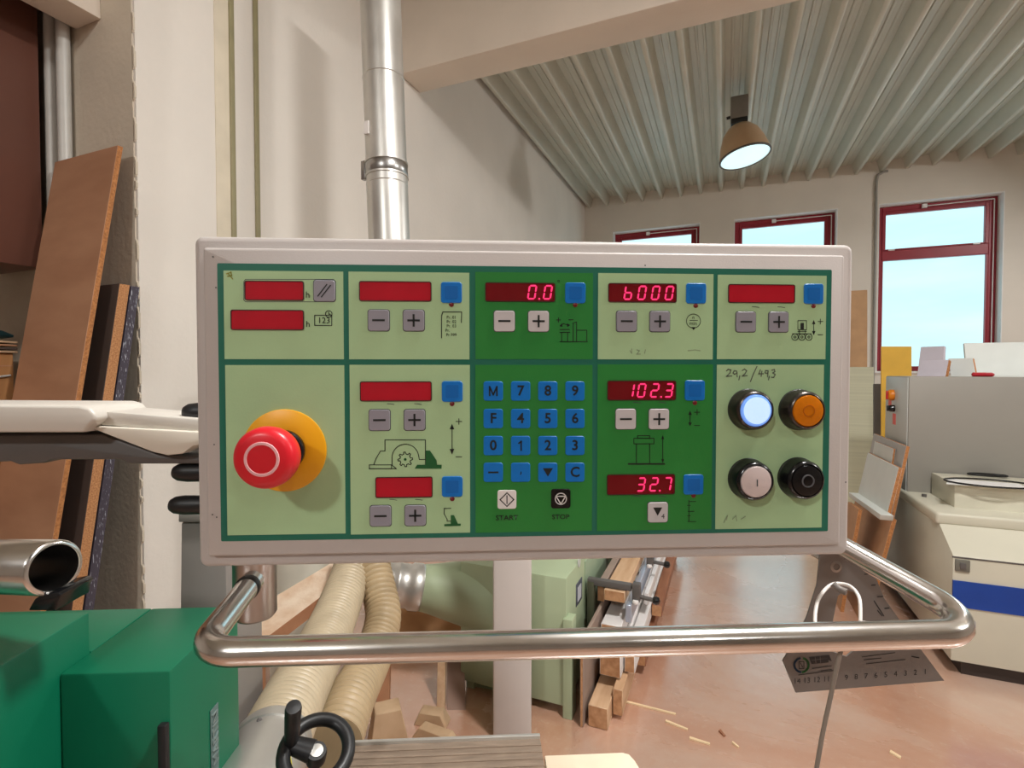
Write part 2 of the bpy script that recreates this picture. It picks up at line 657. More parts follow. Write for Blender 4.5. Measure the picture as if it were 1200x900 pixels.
def ribbon(mb, pts, wd, n=0.0006, closed=False):
    """flat printed line through (x, z) points"""
    if closed:
        pts = list(pts) + [pts[0]]
    for (x0, z0), (x1, z1) in zip(pts, pts[1:]):
        dx, dz = x1 - x0, z1 - z0
        L = math.hypot(dx, dz)
        if L < 1e-7:
            continue
        ux, uz = dx / L * wd / 2, dz / L * wd / 2
        mb.add([(x0 - ux - uz, -n, z0 - uz + ux), (x0 - ux + uz, -n, z0 - uz - ux), (x1 + ux + uz, -n, z1 + uz - ux), (x1 + ux - uz, -n, z1 + uz + ux)], [(0, 1, 2, 3)])


def printed(name, lines, parent, m=None, wd=1.1, polys=(), n=0.0006, label=None):
    """lines and filled polygons given in image pixels, mapped on to the panel face"""
    mb = MB()
    for ln in lines:
        ribbon(mb, [P(*p) for p in ln], wd * PXM, n)
    for pl in polys:
        pts = [P(*p) for p in pl]
        mb.add([(x, -n, z_) for x, z_ in pts], [tuple(range(len(pts)))])
    return mb.build(name, m or M_ink, parent, label=label)


def circ(cx, cy, r, n=20, a0=0, a1=360):
    return [(cx + r * math.cos(math.radians(a0 + (a1 - a0) * k_ / n)), cy + r * math.sin(math.radians(a0 + (a1 - a0) * k_ / n))) for k_ in range(n + 1)]


def panel_text(name, body, px, py, hpx, parent, m, n=0.0007, xs=1.0, bold=0.0):
    me = text_mesh(body, hpx * PXM / 0.69, 0.0, bold=bold, xs=xs)
    x, z_ = P(px, py, n)
    me.transform(Matrix(((1, 0, 0, x), (0, 0, -1, -n), (0, 1, 0, z_), (0, 0, 0, 1))))
    me.materials.clear()
    me.materials.append(m)
    return link(name, me, parent)


# --- red displays with seven-segment digits
M_red1 = mat('display_red_with_glare', (190, 24, 44), 0.22, var=0.06, scale=40)  # blank displays: glare on them is mixed into this brighter red
M_red2 = mat('display_dark_red', (120, 14, 22), 0.22, var=0.06, scale=40)
M_rim = mat('display_rim', (70, 14, 20), 0.4)
M_seg = emit('led_segment', (255, 52, 112), 1.25, (120, 10, 20))
SEGS = {'0': 'abcdef', '1': 'bc', '2': 'abged', '3': 'abgcd', '4': 'fgbc', '5': 'afgcd', '6': 'afgedc', '7': 'abc', '8': 'abcdefg', '9': 'abfgcd', 'b': 'fgcde'}


def digit_mesh(ch, h):
    """slanted seven-segment digit, centred, h metres high"""
    wd = h * 0.52
    t = h * 0.13
    g = t * 0.14
    mb = MB()

    def seg(p0, p1):
        (x0, z0), (x1, z1) = p0, p1
        dx, dz = x1 - x0, z1 - z0
        L = math.hypot(dx, dz)
        ux, uz = dx / L, dz / L
        nx, nz = -uz, ux
        hh = t / 2
        pts = [(x0 + ux * g, z0 + uz * g), (x0 + ux * (g + hh) + nx * hh, z0 + uz * (g + hh) + nz * hh),
               (x1 - ux * (g + hh) + nx * hh, z1 - uz * (g + hh) + nz * hh), (x1 - ux * g, z1 - uz * g),
               (x1 - ux * (g + hh) - nx * hh, z1 - uz * (g + hh) - nz * hh), (x0 + ux * (g + hh) - nx * hh, z0 + uz * (g + hh) - nz * hh)]
        pts = [(x + z_ * 0.16, z_) for x, z_ in pts]
        mb.add([(x, 0, z_) for x, z_ in pts], [tuple(range(6))])
    X, Z = wd / 2, h / 2
    ends = {'a': ((-X, Z), (X, Z)), 'b': ((X, Z), (X, 0)), 'c': ((X, 0), (X, -Z)), 'd': ((-X, -Z), (X, -Z)), 'e': ((-X, 0), (-X, -Z)), 'f': ((-X, Z), (-X, 0)), 'g': ((-X, 0), (X, 0))}
    if ch == '.':
        mb.add([(x, 0, z_) for x, z_ in [(-t / 2, -t / 2), (t / 2, -t / 2), (t / 2, t / 2), (-t / 2, t / 2)]], [(0, 1, 2, 3)])
    else:
        for s_ in SEGS[ch]:
            seg(*ends[s_])
    return mb.mesh('digit', M_seg)


displays = [((288, 330), (355.5, 351.5), None), ((271.7, 364), (355.5, 386), None), ((422, 330.5), (504.7, 352.5), None),
            ((569.5, 332), (649.5, 353), [('0', 623.5), ('.', 631.8), ('0', 641.8)]), ((713.5, 332.8), (791.5, 353.8), [('b', 736), ('0', 752), ('0', 768), ('0', 784)]),
            ((854, 334), (930, 354.5), None), ((423, 448), (505, 469), None), ((441, 560), (506, 581.5), None),
            ((712.5, 447), (790.8, 468), [('1', 738), ('0', 751.5), ('2', 767), ('.', 774.3), ('3', 783.5)]), ((712, 557), (789.5, 578), [('3', 751), ('2', 766), ('.', 772.8), ('7', 781.8)])]
dm_cache = {}
for tl, br, digs in displays:
    x0, z0, x1, z1 = rect_px(tl, br)
    d_ = plate(rrect(x0, z0, x1, z1, 0.0011), -0.0002, 0.0006).build('display', M_red2 if digs else M_red1, panel, label='lit red display' if digs else 'blank red display')
    e = 0.0006
    mb = MB()
    o_, i_ = rrect(x0 - e, z0 - e, x1 + e, z1 + e, 0.0014), rrect(x0, z0, x1, z1, 0.0011)
    n_ = len(o_)
    mb.add([(x, -0.0009, z_) for x, z_ in o_] + [(x, -0.0009, z_) for x, z_ in i_] + [(x, 0, z_) for x, z_ in o_] + [(x, 0, z_) for x, z_ in i_],
           [(j, (j + 1) % n_, n_ + (j + 1) % n_, n_ + j) for j in range(n_)] + [(j, 2 * n_ + j, 2 * n_ + (j + 1) % n_, (j + 1) % n_) for j in range(n_)]
           + [(n_ + j, n_ + (j + 1) % n_, 3 * n_ + (j + 1) % n_, 3 * n_ + j) for j in range(n_)])
    mb.build('display_rim', M_rim, d_)
    if digs:
        zc = (z0 + z1) / 2
        for ch, px in digs:
            h = 15.2 * PXM
            if ch not in dm_cache:
                dm_cache[ch] = digit_mesh(ch, h)
            x = P(px, (tl[1] + br[1]) / 2)[0]
            link('digit', dm_cache[ch], d_, loc=(x, -0.0008, zc if ch != '.' else zc - h / 2))

# --- membrane keys
KS = 24 * PXM / 2


def key_mesh(name, half, m):
    return plate(rrect(-half, -half, half, half, half * 0.26), -0.0002, 0.0011).mesh(name, m, bevel=0.0003, bseg=1)


M_blue = mat('key_blue', (10, 118, 206), 0.35, var=0.06, scale=120)
M_kgrey = mat('key_grey', (150, 148, 158), 0.4, var=0.04)
M_klight = mat('key_light_grey', (205, 200, 202), 0.4, var=0.04)
M_kwhite = mat('key_white', (238, 232, 230), 0.4, var=0.03)
K_blue, K_grey, K_light = key_mesh('key', KS, M_blue), key_mesh('key', KS, M_kgrey), key_mesh('key', KS, M_klight)
K_num = key_mesh('key', KS * 0.94, M_blue)
K_white, K_black = key_mesh('key', KS * 0.92, M_kwhite), key_mesh('key', KS * 0.96, M_gblack)
M_kout = mat('key_outline_print', (70, 74, 76), 0.5)
ko = KS * 1.06
okey = plate(rrect(-ko, -ko, ko, ko, ko * 0.26), -0.0002, 0.0004).mesh('key_outline', M_kout)


def key(me, px, py, label=None):
    x, z_ = P(px, py)
    o = link('key', me, panel, label, (x, 0, z_))
    if me in (K_grey, K_light):
        link('key_outline', okey, o)
    return o


def key_lines(k_, lines, wd, m=None, polys=()):
    """symbol on a key, in pixels about its centre, y down"""
    mb = MB()
    for ln in lines:
        ribbon(mb, [(x * PXM, -y * PXM) for x, y in ln], wd * PXM, 0.0013)
    for pl in polys:
        mb.add([(x * PXM, -0.0013, -y * PXM) for x, y in pl], [tuple(range(len(pl)))])
    return mb.build('symbol', m or M_ink, k_)


def minus(k_):
    key_lines(k_, [[(-6, 0), (6, 0)]], 2.3)


def plus(k_):
    key_lines(k_, [[(-6, 0), (6, 0)], [(0, -6), (0, 6)]], 2.3)


for (mx_, my), (px_, py_), lt in [((444, 375.5), (485, 375.7), 0), ((591, 376.4), (631, 376.6), 1), ((734, 376.6), (772.8, 376.8), 0), ((873.5, 377.3), (911.8, 377.5), 0),
                                  ((445, 492.2), (486, 492), 0), ((446.2, 604.3), (486.8, 603.8), 0), ((733, 491), (771.8, 491), 1)]:
    minus(key((K_grey, K_light)[lt], mx_, my, 'grey minus key'))
    plus(key((K_grey, K_light)[lt], px_, py_, 'grey plus key'))
k_ = key(K_grey, 380.5, 341, 'grey reset key with two slanted strokes')
key_lines(k_, [[(-7, 6), (3, -7)], [(-3, 7), (7, -6)]], 1.3)
k_ = key(K_light, 770.5, 600, 'light grey key with down arrow')
key_lines(k_, [], 1, polys=[[(-6, -6), (5, -6), (-0.5, 4)]])
me = text_mesh('4', 6 * PXM / 0.69)
me.transform(Matrix(((1, 0, 0, 6 * PXM), (0, 0, -1, -0.0013), (0, 1, 0, -5 * PXM), (0, 0, 0, 1))))
me.materials.append(M_ink)
link('symbol', me, k_)
M_led = mat('indicator_red', (110, 22, 26), 0.3)
M_led2 = mat('indicator_brown', (84, 30, 24), 0.3)
led = MB().lathe([(0.0017, 0), (0.0017, 0.0006), (0.0011, 0.0011), (0, 0.0012)], (0, 0, 0), (0, -1, 0), 12).mesh('indicator_lamp', M_led, smooth=True)
ring_in = KS * 0.62
kin = plate(rrect(-ring_in, -ring_in, ring_in, ring_in, ring_in * 0.2), 0.0008, 0.00125).mesh('key_dome', mat('key_dome_blue', (8, 104, 188), 0.35))
for px, py, lx, ly in [(529, 343, 529, 357), (674, 343.5, 674, 357.4), (815.3, 344, 815, 358.2), (952.8, 344.6, 953, 358.6), (530, 458.7, 529.8, 473.2),
                       (530, 570, 530, 584.4), (813.8, 457.5, 814, 472), (812.2, 567.5, 812.4, 580.6)]:
    k_ = key(K_blue, px, py, 'blue function key')
    link('key_dome', kin, k_)
    x, z_ = P(lx, ly)
    link('indicator_lamp', led, panel, loc=(x, 0, z_))
rows = ['M789', 'F456', '0123', '-,vC']
for j, y in enumerate((458.2, 490.4, 522, 553.2)):
    for i, x in enumerate((578, 610, 641.8, 673.6)):
        ch = rows[j][i]
        k_ = key(K_num, x, y)
        if ch == '-':
            k_['label'] = 'blue minus key'
            key_lines(k_, [[(-5, 0), (5, 0)]], 2.0)
        elif ch == 'v':
            k_['label'] = 'blue down arrow key'
            key_lines(k_, [], 1, polys=[[(-6, -5), (6, -5), (0, 5)]])
        elif ch == ',':
            k_['label'] = 'blue comma key'
            key_lines(k_, [[(0.4, -0.5), (0.4, 0.8), (-0.2, 2.2)]], 1.2)
        else:
            k_['label'] = 'blue key marked ' + ch
            if ch in 'M1':
                key_lines(k_, [[(-4.2, 5), (-4.2, -5), (0, 4.2), (4.2, -5), (4.2, 5)]] if ch == 'M' else [[(-2, -3), (0.6, -5), (0.6, 5.2)]], 1.8)
                continue
            me = text_mesh(ch, 11.4 * PXM / 0.69, bold=0.00006 if ch == 'M' else 0.0002)
            me.transform(Matrix(((1, 0, 0, 0), (0, 0, -1, -0.0013), (0, 1, 0, 0), (0, 0, 0, 1))))
            me.materials.append(M_ink)
            link('symbol', me, k_)
k_ = key(K_white, 594, 585, 'white start key with diamond symbol')
key_lines(k_, [[(0, -8), (8, 0), (0, 8), (-8, 0), (0, -8)], [(0, -4.5), (0, 4.5)]], 1.2)
k_ = key(K_black, 657, 584, 'black stop key with circled triangle')
key_lines(k_, [circ(0, 0, 6.6), [(-5.6, -3), (5.6, -3), (0, 6.2), (-5.6, -3)]], 1.2, mat('white_print', (225, 222, 220), 0.5))
panel_text('lettering', 'START', 594, 607, 5.6, overlay, M_ink, xs=1.12, bold=0.00005)
panel_text('lettering', 'STOP', 657, 606, 5.4, overlay, M_ink, xs=1.12, bold=0.00005)

# --- printed pictograms
R_ = lambda x0, y0, x1, y1: [(x0, y0), (x1, y0), (x1, y1), (x0, y1), (x0, y0)]
printed('reset_outline', [[(288, 327.5), (391, 327.5), (393.5, 330), (393.5, 351), (391, 353.8), (288, 353.8), (286, 351.5), (286, 330), (288, 327.5)]], overlay, M_kout, 0.7, n=0.0003)
panel_text('lettering', 'h', 360.5, 345.7, 7, overlay, M_ink)
panel_text('lettering', 'h', 360.8, 380, 7, overlay, M_ink)
printed('hour_counter_pictogram', [R_(369, 369.5, 389, 381.5), circ(385.5, 368, 3.8), [(385.5, 366), (385.5, 368.3), (387.3, 368.3)]], overlay, None, 0.8)
panel_text('lettering', '123', 379.5, 375.8, 6.6, overlay, M_ink)
printed('program_list_pictogram', [[(517.5, 396), (517.5, 370), (519, 365.7), (541, 365.7), (540.6, 378)]], overlay, None, 0.9)
for j, s_ in enumerate(('Pr. 01', 'Pr. 02', 'Pr. 03', 'Pr.', 'Pr.999')):
    me = panel_text('lettering', s_, 529 if s_ != 'Pr.' else 524.5, 372 + 5.1 * j, 3.4, overlay, M_ink, xs=0.95)
# spindle tilt
printed('spindle_tilt_pictogram', [[(652, 375), (656.5, 375)], [(654.3, 372.5), (654.3, 377.5)], [(666.5, 374.8), (671.5, 374.8)], [(656.5, 381.5), (660, 379.5), (666, 381)],
                                   [(656, 386.2), (667, 386.2)], [(656, 389.5), (667.5, 389.5)], R_(658, 389.5, 665, 400.5), [(671.5, 400.5), (671.5, 378.5), (675.5, 377.5), (675.5, 400.5)],
                                   [(675.5, 387), (687.5, 387), (687.5, 400.5)], [(656, 400.5), (688, 400.5)]], overlay, None, 0.9,
        polys=[[(655.5, 382.5), (658.5, 379), (659, 383)], [(664.5, 379), (668, 381), (664.5, 383.5)]])
printed('degree_mark', [circ(654.5, 329.5, 1.1, 10)], overlay, None, 0.6)
# revolutions
printed('revolutions_pictogram', [circ(812.3, 376.3, 8.2, 28), [(808, 375.6), (817, 375.6)]], overlay, None, 0.7, polys=[[(810, 383.5), (814.8, 383.5), (812.4, 387)]])
panel_text('lettering', 'n', 812.5, 372, 4, overlay, M_ink)
panel_text('lettering', 'min', 812.3, 379, 4.4, overlay, M_ink)
# feed height
printed('feeder_pictogram', [R_(934.5, 375.8, 944.5, 386.5), [(934.5, 388.5), (944.5, 388.5)], R_(936.2, 386.5, 943.2, 391.5), circ(931, 395, 3.8), circ(939.2, 395, 3.8), circ(947.3, 395, 3.8),
                             [(928, 391.2), (950, 391.2)], circ(931, 395, 1.2, 10), circ(939.2, 395, 1.2, 10), circ(947.3, 395, 1.2, 10), [(953, 378), (953, 390)], [(958, 376.8), (963.5, 376.8)], [(960.7, 374), (960.7, 379.6)], [(958, 392.3), (963.5, 392.3)]],
        overlay, None, 0.8, polys=[[(937.5, 378.5), (941.5, 378.5), (941.5, 386), (937.5, 386)], [(951, 380), (953, 375), (955, 380)], [(951, 388), (955, 388), (953, 393)]])
# saw hood
gear = []
for t in range(0, 8):
    a = math.radians(t * 45)
    for da, rr in ((0, 8.6), (0.2, 6.2), (0.52, 6.4), (0.58, 8.6)):
        gear.append((475 + rr * math.cos(a + da), 538.2 + rr * math.sin(a + da)))
gear.append(gear[0])
arc = circ(475.2, 536, 15.6, 18, 180, 350)
printed('saw_hood_pictogram', [[(438.3, 544), (441, 537), (446, 528.5), (451.3, 528.3), (451.3, 515.4), (498.6, 515.4), (498.6, 544)],
                               [(459.6, 544.5)] + arc + [(491.5, 538.3), (498, 538.3)], R_(433, 544.6, 459, 549.2), [(459, 544.6), (464.5, 549)], gear, [(432.8, 549), (464.5, 549)]], overlay, None, 0.9)
printed('saw_hood_outfeed', [], overlay, M_gink, polys=[[(498.8, 527.8), (504, 527.8), (511.8, 539.5), (512.2, 544.5), (498.8, 544.5)], [(489, 544.5), (517.5, 544.5), (517.5, 549), (486, 549)], circ(475, 538.2, 1.6, 10)])
printed('height_arrow', [[(529.8, 500), (529.8, 528)], [(534.5, 493.8), (541, 493.8)], [(537.8, 490.7), (537.8, 497)], [(534.5, 535.2), (541, 535.2)]], overlay, None, 0.9,
        polys=[[(527, 503), (529.7, 496.5), (532.4, 503)], [(527, 526), (532.4, 526), (529.7, 532.5)]])
printed('fence_pictogram', [[(528, 610), (520.3, 610), (521, 614), (524, 618), (524, 624.5), (528, 624.5)], [(528.3, 595.5), (520.5, 595.5), (520.5, 602), (524, 608), (524, 610.5), (528.3, 610.5)]][1:], overlay, None, 0.8)
printed('fence_foot', [], overlay, M_gink, polys=[[(528.3, 603.5), (532, 603.5), (536.5, 613), (536.5, 614), (528.3, 614)], [(520.8, 614), (540, 613.4), (540, 616), (520.6, 616.4)]])
# spindle height
printed('spindle_height_pictogram', [R_(742.5, 513.5, 766, 520), R_(747, 510.4, 761, 513.5), [(745.5, 520), (745.5, 543)], [(761, 520), (761, 543)], [(776.3, 512), (776.3, 541)],
                                     [(808.3, 484), (808.3, 498)], [(813.5, 483), (819.5, 483)], [(816.5, 480), (816.5, 486)], [(813.5, 498.5), (819.5, 498.5)]], overlay, None, 0.9,
        polys=[[(735.5, 542.6), (779, 542.6), (779, 544.4), (735.5, 544.4)], [(774.6, 514.5), (776.3, 509.8), (778, 514.5)], [(774.6, 538), (778, 538), (776.3, 542.5)],
               [(806.3, 486), (808.3, 481), (810.3, 486)], [(806.3, 495), (810.3, 495), (808.3, 499.5)]])
printed('stroke_pictogram', [[(807, 586), (807, 611)], [(807, 587.5), (815, 587.5)], [(806, 599), (813, 599)], [(806, 611), (815, 611)], [(805.3, 592), (808.7, 592)], [(805.3, 604), (808.7, 604)]], overlay, None, 0.8)
ticks = []
for x, y in [(458, 473.6), (490, 473.6), (461, 585.6), (491, 585.6), (885, 360), (915, 360.3), (746, 472), (776, 472), (746, 581.7), (776, 581.7)]:
    ticks += [[(x - 4, y - 0.6), (x, y - 0.4), (x + 4, y + 0.3)]]
printed('display_ticks', ticks, overlay, M_kout, 0.7)
# --- pencilled figures
pen = [[(851, 434.5), (853, 432.8), (856, 433.5), (855, 437), (851, 441), (857, 440.6)], [(863, 435), (860, 434.5), (858.6, 437), (860.5, 438.8), (863.2, 436.5), (863.4, 441.5)], [(866.4, 440.5), (865.4, 445)],
       [(869.5, 434), (872, 432.5), (874.5, 434.5), (872.5, 438), (869.5, 440.6), (875, 440.2)], [(886.5, 429.5), (882.5, 438), (879, 447)],
       [(890.5, 433.5), (888.8, 438), (894, 438)], [(892.3, 435), (891.5, 441)], [(899.5, 434.5), (896.6, 434.3), (896, 437), (899, 437.5), (899.6, 434.8), (899, 441.5)], [(901, 441), (900, 445)],
       [(904, 433.8), (907, 433), (907.5, 435.5), (905, 437), (908, 439), (906, 442.3), (903.6, 442)]]
printed('pencil_note', pen, overlay, M_pencil, 1.2, label='pencilled figures 29,2 / 49,3')
M_faint = mat('faint_pencil', (142, 160, 128), 0.7, var=0.1, scale=500)
printed('pencil_smudge', [[(738, 411), (740, 414), (740, 409)], [(746, 410), (749, 411), (746, 415), (750, 415)], [(756, 410), (755, 414)], [(806, 411), (814, 410), (820, 411)]], overlay, M_faint, 1.0)
printed('pencil_smudge', [[(848, 612), (852, 604), (851, 609)], [(858, 608), (862, 604), (863, 610)], [(868, 608), (873, 605)]], overlay, M_faint, 1.0)
printed('pencil_smudge', [[(266, 321), (271, 319), (272, 323), (267, 324)], [(268, 321), (273, 327)]], overlay, mat('yellowed_mark', (150, 150, 60), 0.7), 1.2)

# --- specks of dirt on the front plate
sp_l = [(249.5, 301), (253, 337), (251, 521), (249, 603), (254, 606), (756, 311), (991, 565)]
printed('dirt_speck', [], panel, M_kout, polys=[circ(x_, y_, 0.9, 8)[:-1] for x_, y_ in sp_l], n=0.0001)

# --- emergency stop
ex, ez = P(334, 527.6)
M_yel = mat('safety_yellow', (238, 170, 16), 0.4, var=0.03)
M_stop = mat('stop_button_red', (214, 30, 44), 0.33, var=0.04)
stop = link('emergency_stop_button', MB().lathe([(0.0105, 0.019), (0.0165, 0.0195), (0.0188, 0.0225), (0.0196, 0.0275), (0.0193, 0.0322), (0.0178, 0.0352), (0.0145, 0.0366), (0.008, 0.0371), (0, 0.0372)], (0, 0, 0), (0, -1, 0), 48).mesh('emergency_stop_button', M_stop, smooth=True, angle=60),
            panel, 'red mushroom emergency stop button with white ring', (ex, 0, ez))
MB().lathe([(0.0283, 0.0002), (0.0283, 0.0012), (0.0278, 0.0016), (0.0125, 0.0016)], (0, 0, 0), (0, -1, 0), 56).build('yellow_disc', M_yel, stop, smooth=True, label='yellow backing disc')
MB().lathe([(0.0142, 0.0016), (0.0142, 0.0042), (0.0132, 0.0052), (0.012, 0.0052)], (0, 0, 0), (0, -1, 0), 36).build('collar', M_gblack, stop, smooth=True)
MB().lathe([(0.0118, 0.004), (0.0118, 0.0085), (0.0108, 0.0095), (0.0108, 0.0205)], (0, 0, 0), (0, -1, 0), 36).build('stem', M_steel, stop, smooth=True)
mb = MB()
prof = [(0.0088, 0.03695), (0.0091, 0.03735), (0.0106, 0.0373), (0.0109, 0.03675)]
mb.lathe(prof, (0, 0, 0), (0, -1, 0), 48, cap=False).build('ring_mark', mat('pale_ring_print', (236, 178, 182), 0.4), stop, smooth=True)

# --- pilot buttons
M_bez = mat('pilot_bezel', (74, 68, 64), 0.28, 0.8, var=0.1)
M_sil = mat('pilot_bezel_silver', (188, 180, 172), 0.25, 0.9, var=0.1)
lamps = [(876, 479.6, 'lit', 'lit blue-white pilot button'), (935, 480, 'amber', 'amber pilot button'), (876, 560.5, 'white', 'white push button'), (933.8, 559.3, 'black', 'black push button with ring')]
for px, py, kind, lb in lamps:
    x, z_ = P(px, py)
    bz = link('pilot_button', MB().lathe([(0.0146, 0), (0.0146, 0.0028), (0.0140, 0.0036), (0.0138, 0.0095), (0.0128, 0.0116), (0.0116, 0.0122), (0.0113, 0.0112), (0.0113, 0.006)], (0, 0, 0), (0, -1, 0), 40, cap=False).mesh('pilot_button', M_bez if kind in ('lit', 'amber') else M_gblack, smooth=True, angle=50), panel, lb, (x, 0, z_))
    MB().lathe([(0.0148, 0.0002), (0.0148, 0.0022), (0.0142, 0.0028), (0.0137, 0.0028)], (0, 0, 0), (0, -1, 0), 40).build('gasket', M_black, bz, smooth=True)
    top = 0.0128
    prof = [(0.0112, 0.006), (0.0112, top - 0.0012), (0.0106, top - 0.0003), (0.009, top), (0.0, top + 0.0002)]
    if kind == 'lit':
        m_ = emit('pilot_lens_lit', (110, 160, 255), 0.55, (120, 160, 220))
        MB().lathe(prof, (0, 0, 0), (0, -1, 0), 36).build('lens', m_, bz, smooth=True)
        MB().lathe([(0.0094, 0.0105), (0.0094, top + 0.0004), (0, top + 0.0006)], (0, 0, 0), (0, -1, 0), 36).build('lens_core', emit('pilot_lens_core', (196, 228, 255), 0.75, (160, 180, 200)), bz, smooth=True)
    elif kind == 'amber':
        MB().lathe(prof, (0, 0, 0), (0, -1, 0), 36).build('lens', mat('amber_lens', (216, 122, 6), 0.25, var=0.06, scale=300), bz, smooth=True)
        MB().lathe([(0.0042, top), (0.0042, top + 0.0005), (0.0036, top + 0.0005)], (0, 0, 0), (0, -1, 0), 24, cap=False).build('lens_ring', mat('amber_ring', (186, 96, 6), 0.3), bz)
    elif kind == 'white':
        MB().lathe(prof, (0, 0, 0), (0, -1, 0), 36).build('lens', mat('white_lens', (214, 198, 196), 0.35), bz, smooth=True)
        mb = MB()
        ribbon(mb, [(0, -0.0025), (0, 0.0015)], 0.0009, top + 0.0006)
        mb.build('mark', M_kout, bz)
    else:
        MB().lathe(prof, (0, 0, 0), (0, -1, 0), 36).build('lens', M_gblack, bz, smooth=True)
        MB().lathe([(0.0036, top), (0.0037, top + 0.0006), (0.0045, top + 0.0006), (0.0046, top)], (0, 0, 0), (0, -1, 0), 28, cap=False).build('lens_ring', mat('grey_ring_print', (96, 96, 100), 0.4), bz)

# --- chrome handrail below the panel (all in one horizontal plane)
ZRAIL = CAM.z - 0.1755
pts_px = [(988, 640), (1120, 728), (1085, 741), (300, 757), (262, 752), (290, 686)]
BR = at(980, 637, 0.452)
FR = onz(1164, 741, ZRAIL)
FL = onz(231, 765, ZRAIL)
BL = onz(296, 681, ZRAIL)
BL2 = onz(300, 672, ZRAIL)


def fillet(A, B, C, r, n=10):
    a, c = (A - B).normalized(), (C - B).normalized()
    ang = a.angle(c)
    t = r / math.tan(ang / 2)
    p, q_ = B + a * t, B + c * t
    bis = (a + c).normalized()
    o = B + bis * (r / math.sin(ang / 2))
    u0, u1 = p - o, q_ - o
    out = []
    for k_ in range(n + 1):
        s_ = k_ / n
        v_ = u0.lerp(u1, s_)
        out.append(o + v_.normalized() * r)
    return out


BR2 = BR + (BR - FR).normalized() * 0.012 + PU * -0.05 + Vector((0, 0, 0.045))
path = [BR2, BR + (BR - FR).normalized() * 0.006 + Vector((0, 0, 0.006)) - PU * 0.006, BR] + fillet(BR, FR, FL, 0.027) + fillet(FR, FL, BL, 0.027) + [BL]
rail = MB().tube([loc3(p) for p in path], 0.0089, 28).build('handrail', M_chrome, panel, smooth=True, angle=60, label='polished chrome tube handrail')
# end sockets that carry the rail under the housing
ba, bb = loc3(at(905, 610, 0.5)), loc3(at(945, 610, 0.5))
lr = loc3(BR)
MB().box((ba.x, 0.074, lr.z + 0.03), (bb.x, lr.y + 0.012, lr.z + 0.075)).build('rail_bracket', M_gunmetal, panel, bevel=0.003)
pc_ = loc3(at(299, 700, 0.47))
zlo = loc3(at(299, 722, 0.47)).z
MB().lathe([(0.016, zlo), (0.0184, zlo + 0.003), (0.0184, hz0 + 0.08)], (pc_.x, pc_.y, 0), (0, 0, 1), 32).build('rail_post', M_steel, panel, smooth=True, angle=50)
MB().lathe([(0.0094, -0.002), (0.0098, 0.0), (0.0098, 0.004), (0.0091, 0.005)], loc3(BL) + (loc3(FL) - loc3(BL)).normalized() * 0.012, loc3(FL) - loc3(BL), 28, cap=False).build('rail_joint', M_black, panel, smooth=True)


# ================================================================== SUPPORT ARM AND LEVERS
def slab_px(mb, pts, d, thick):
    """outline at distance d in a plane parallel to the panel, thick metres deep"""
    o = at(600, 450, d)
    out = []
    for x, y in pts:
        r = ray(x, y)
        t = (o - CAM).dot(PN) / r.dot(PN)
        out.append(CAM + r * t)
    return mb.prism(out, PN * -thick)


def place(o_empty, parts):
    pass


def local_build(mb, root, name, m, **kw):
    """mesh given in world space, parented to a thing placed at its base"""
    inv = root.matrix_basis.inverted()
    mb.v = [tuple(inv @ Vector(v)) for v in mb.v]
    return mb.build(name, m, root, **kw)


arm = thing('support_arm', 'cream cast swivel arm with dark grey underside reaching to the panel', 'support arm', at(0, 545, 0.47))
mb = MB()
slab_px(mb, [(-120, 474), (92, 475), (104, 478), (111, 486), (111, 493), (103, 499), (98, 507), (-120, 507)], 0.455, 0.07)
local_build(mb, arm, 'beam', M_cream, bevel=0.004, bseg=3)
mb = MB()
slab_px(mb, [(100, 480), (250, 492), (250, 508), (106, 498)], 0.47, 0.05)
local_build(mb, arm, 'top_plate', M_cream, bevel=0.002)
mb = MB()
slab_px(mb, [(98, 499), (250, 507), (250, 519), (226, 523), (214, 532), (196, 534), (178, 530)], 0.465, 0.03)
local_build(mb, arm, 'web', mat('cream_web', (222, 214, 200), 0.35), bevel=0.002)
mb = MB()
slab_px(mb, [(-120, 513), (10, 510), (120, 509), (186, 533), (250, 536), (250, 544), (150, 544), (140, 539), (60, 539), (50, 543), (20, 545), (10, 541), (-120, 548)], 0.475, 0.06)
local_build(mb, arm, 'underside', M_gunmetal, bevel=0.003)

for n, (x, y, ln, lb) in enumerate([(214, 483, 0.075, 'black clamping lever above the cream arm'), (202, 553.5, 0.09, 'black clamping lever just below the cream arm'), (198, 592, 0.095, 'lowest black clamping lever on the grey column')]):
    a = at(x, y, 0.47)
    b = a + PU * ln
    mb = MB().tube([a - PU * 0.0, a + PU * 0.002, a + PU * 0.006, a + PU * 0.014, b], [0.002, 0.0055, 0.0078, 0.0088, 0.0078], 18)
    o = mb.build('clamping_lever', M_black, smooth=True)
    recentre(o)
    tag(o, lb, 'lever', 'clamping levers behind the panel')

M_col = mat('column_grey_paint', (132, 126, 121), 0.5, var=0.06, scale=5)
post = thing('grey_column', 'dark grey tapered machine column behind the panel\'s left edge', 'column', at(235, 800, 1.05), PYAW)
post.location.z = 0
mb = MB()
f = [at(212, 612, 1.02), at(264, 612, 1.02), at(268, 740, 1.02), at(196, 740, 1.02)]
f[2].z = f[3].z = 0.0
mb.hexa(f + [p - PN * 0.16 for p in f])
local_build(mb, post, 'shaft', M_col, bevel=0.004)
mb = MB()
f = [at(209, 600, 1.01), at(268, 600, 1.01), at(268, 612, 1.01), at(209, 612, 1.01)]
mb.hexa(f + [p - PN * 0.18 for p in f])
local_build(mb, post, 'cap_plate', M_col, bevel=0.002)

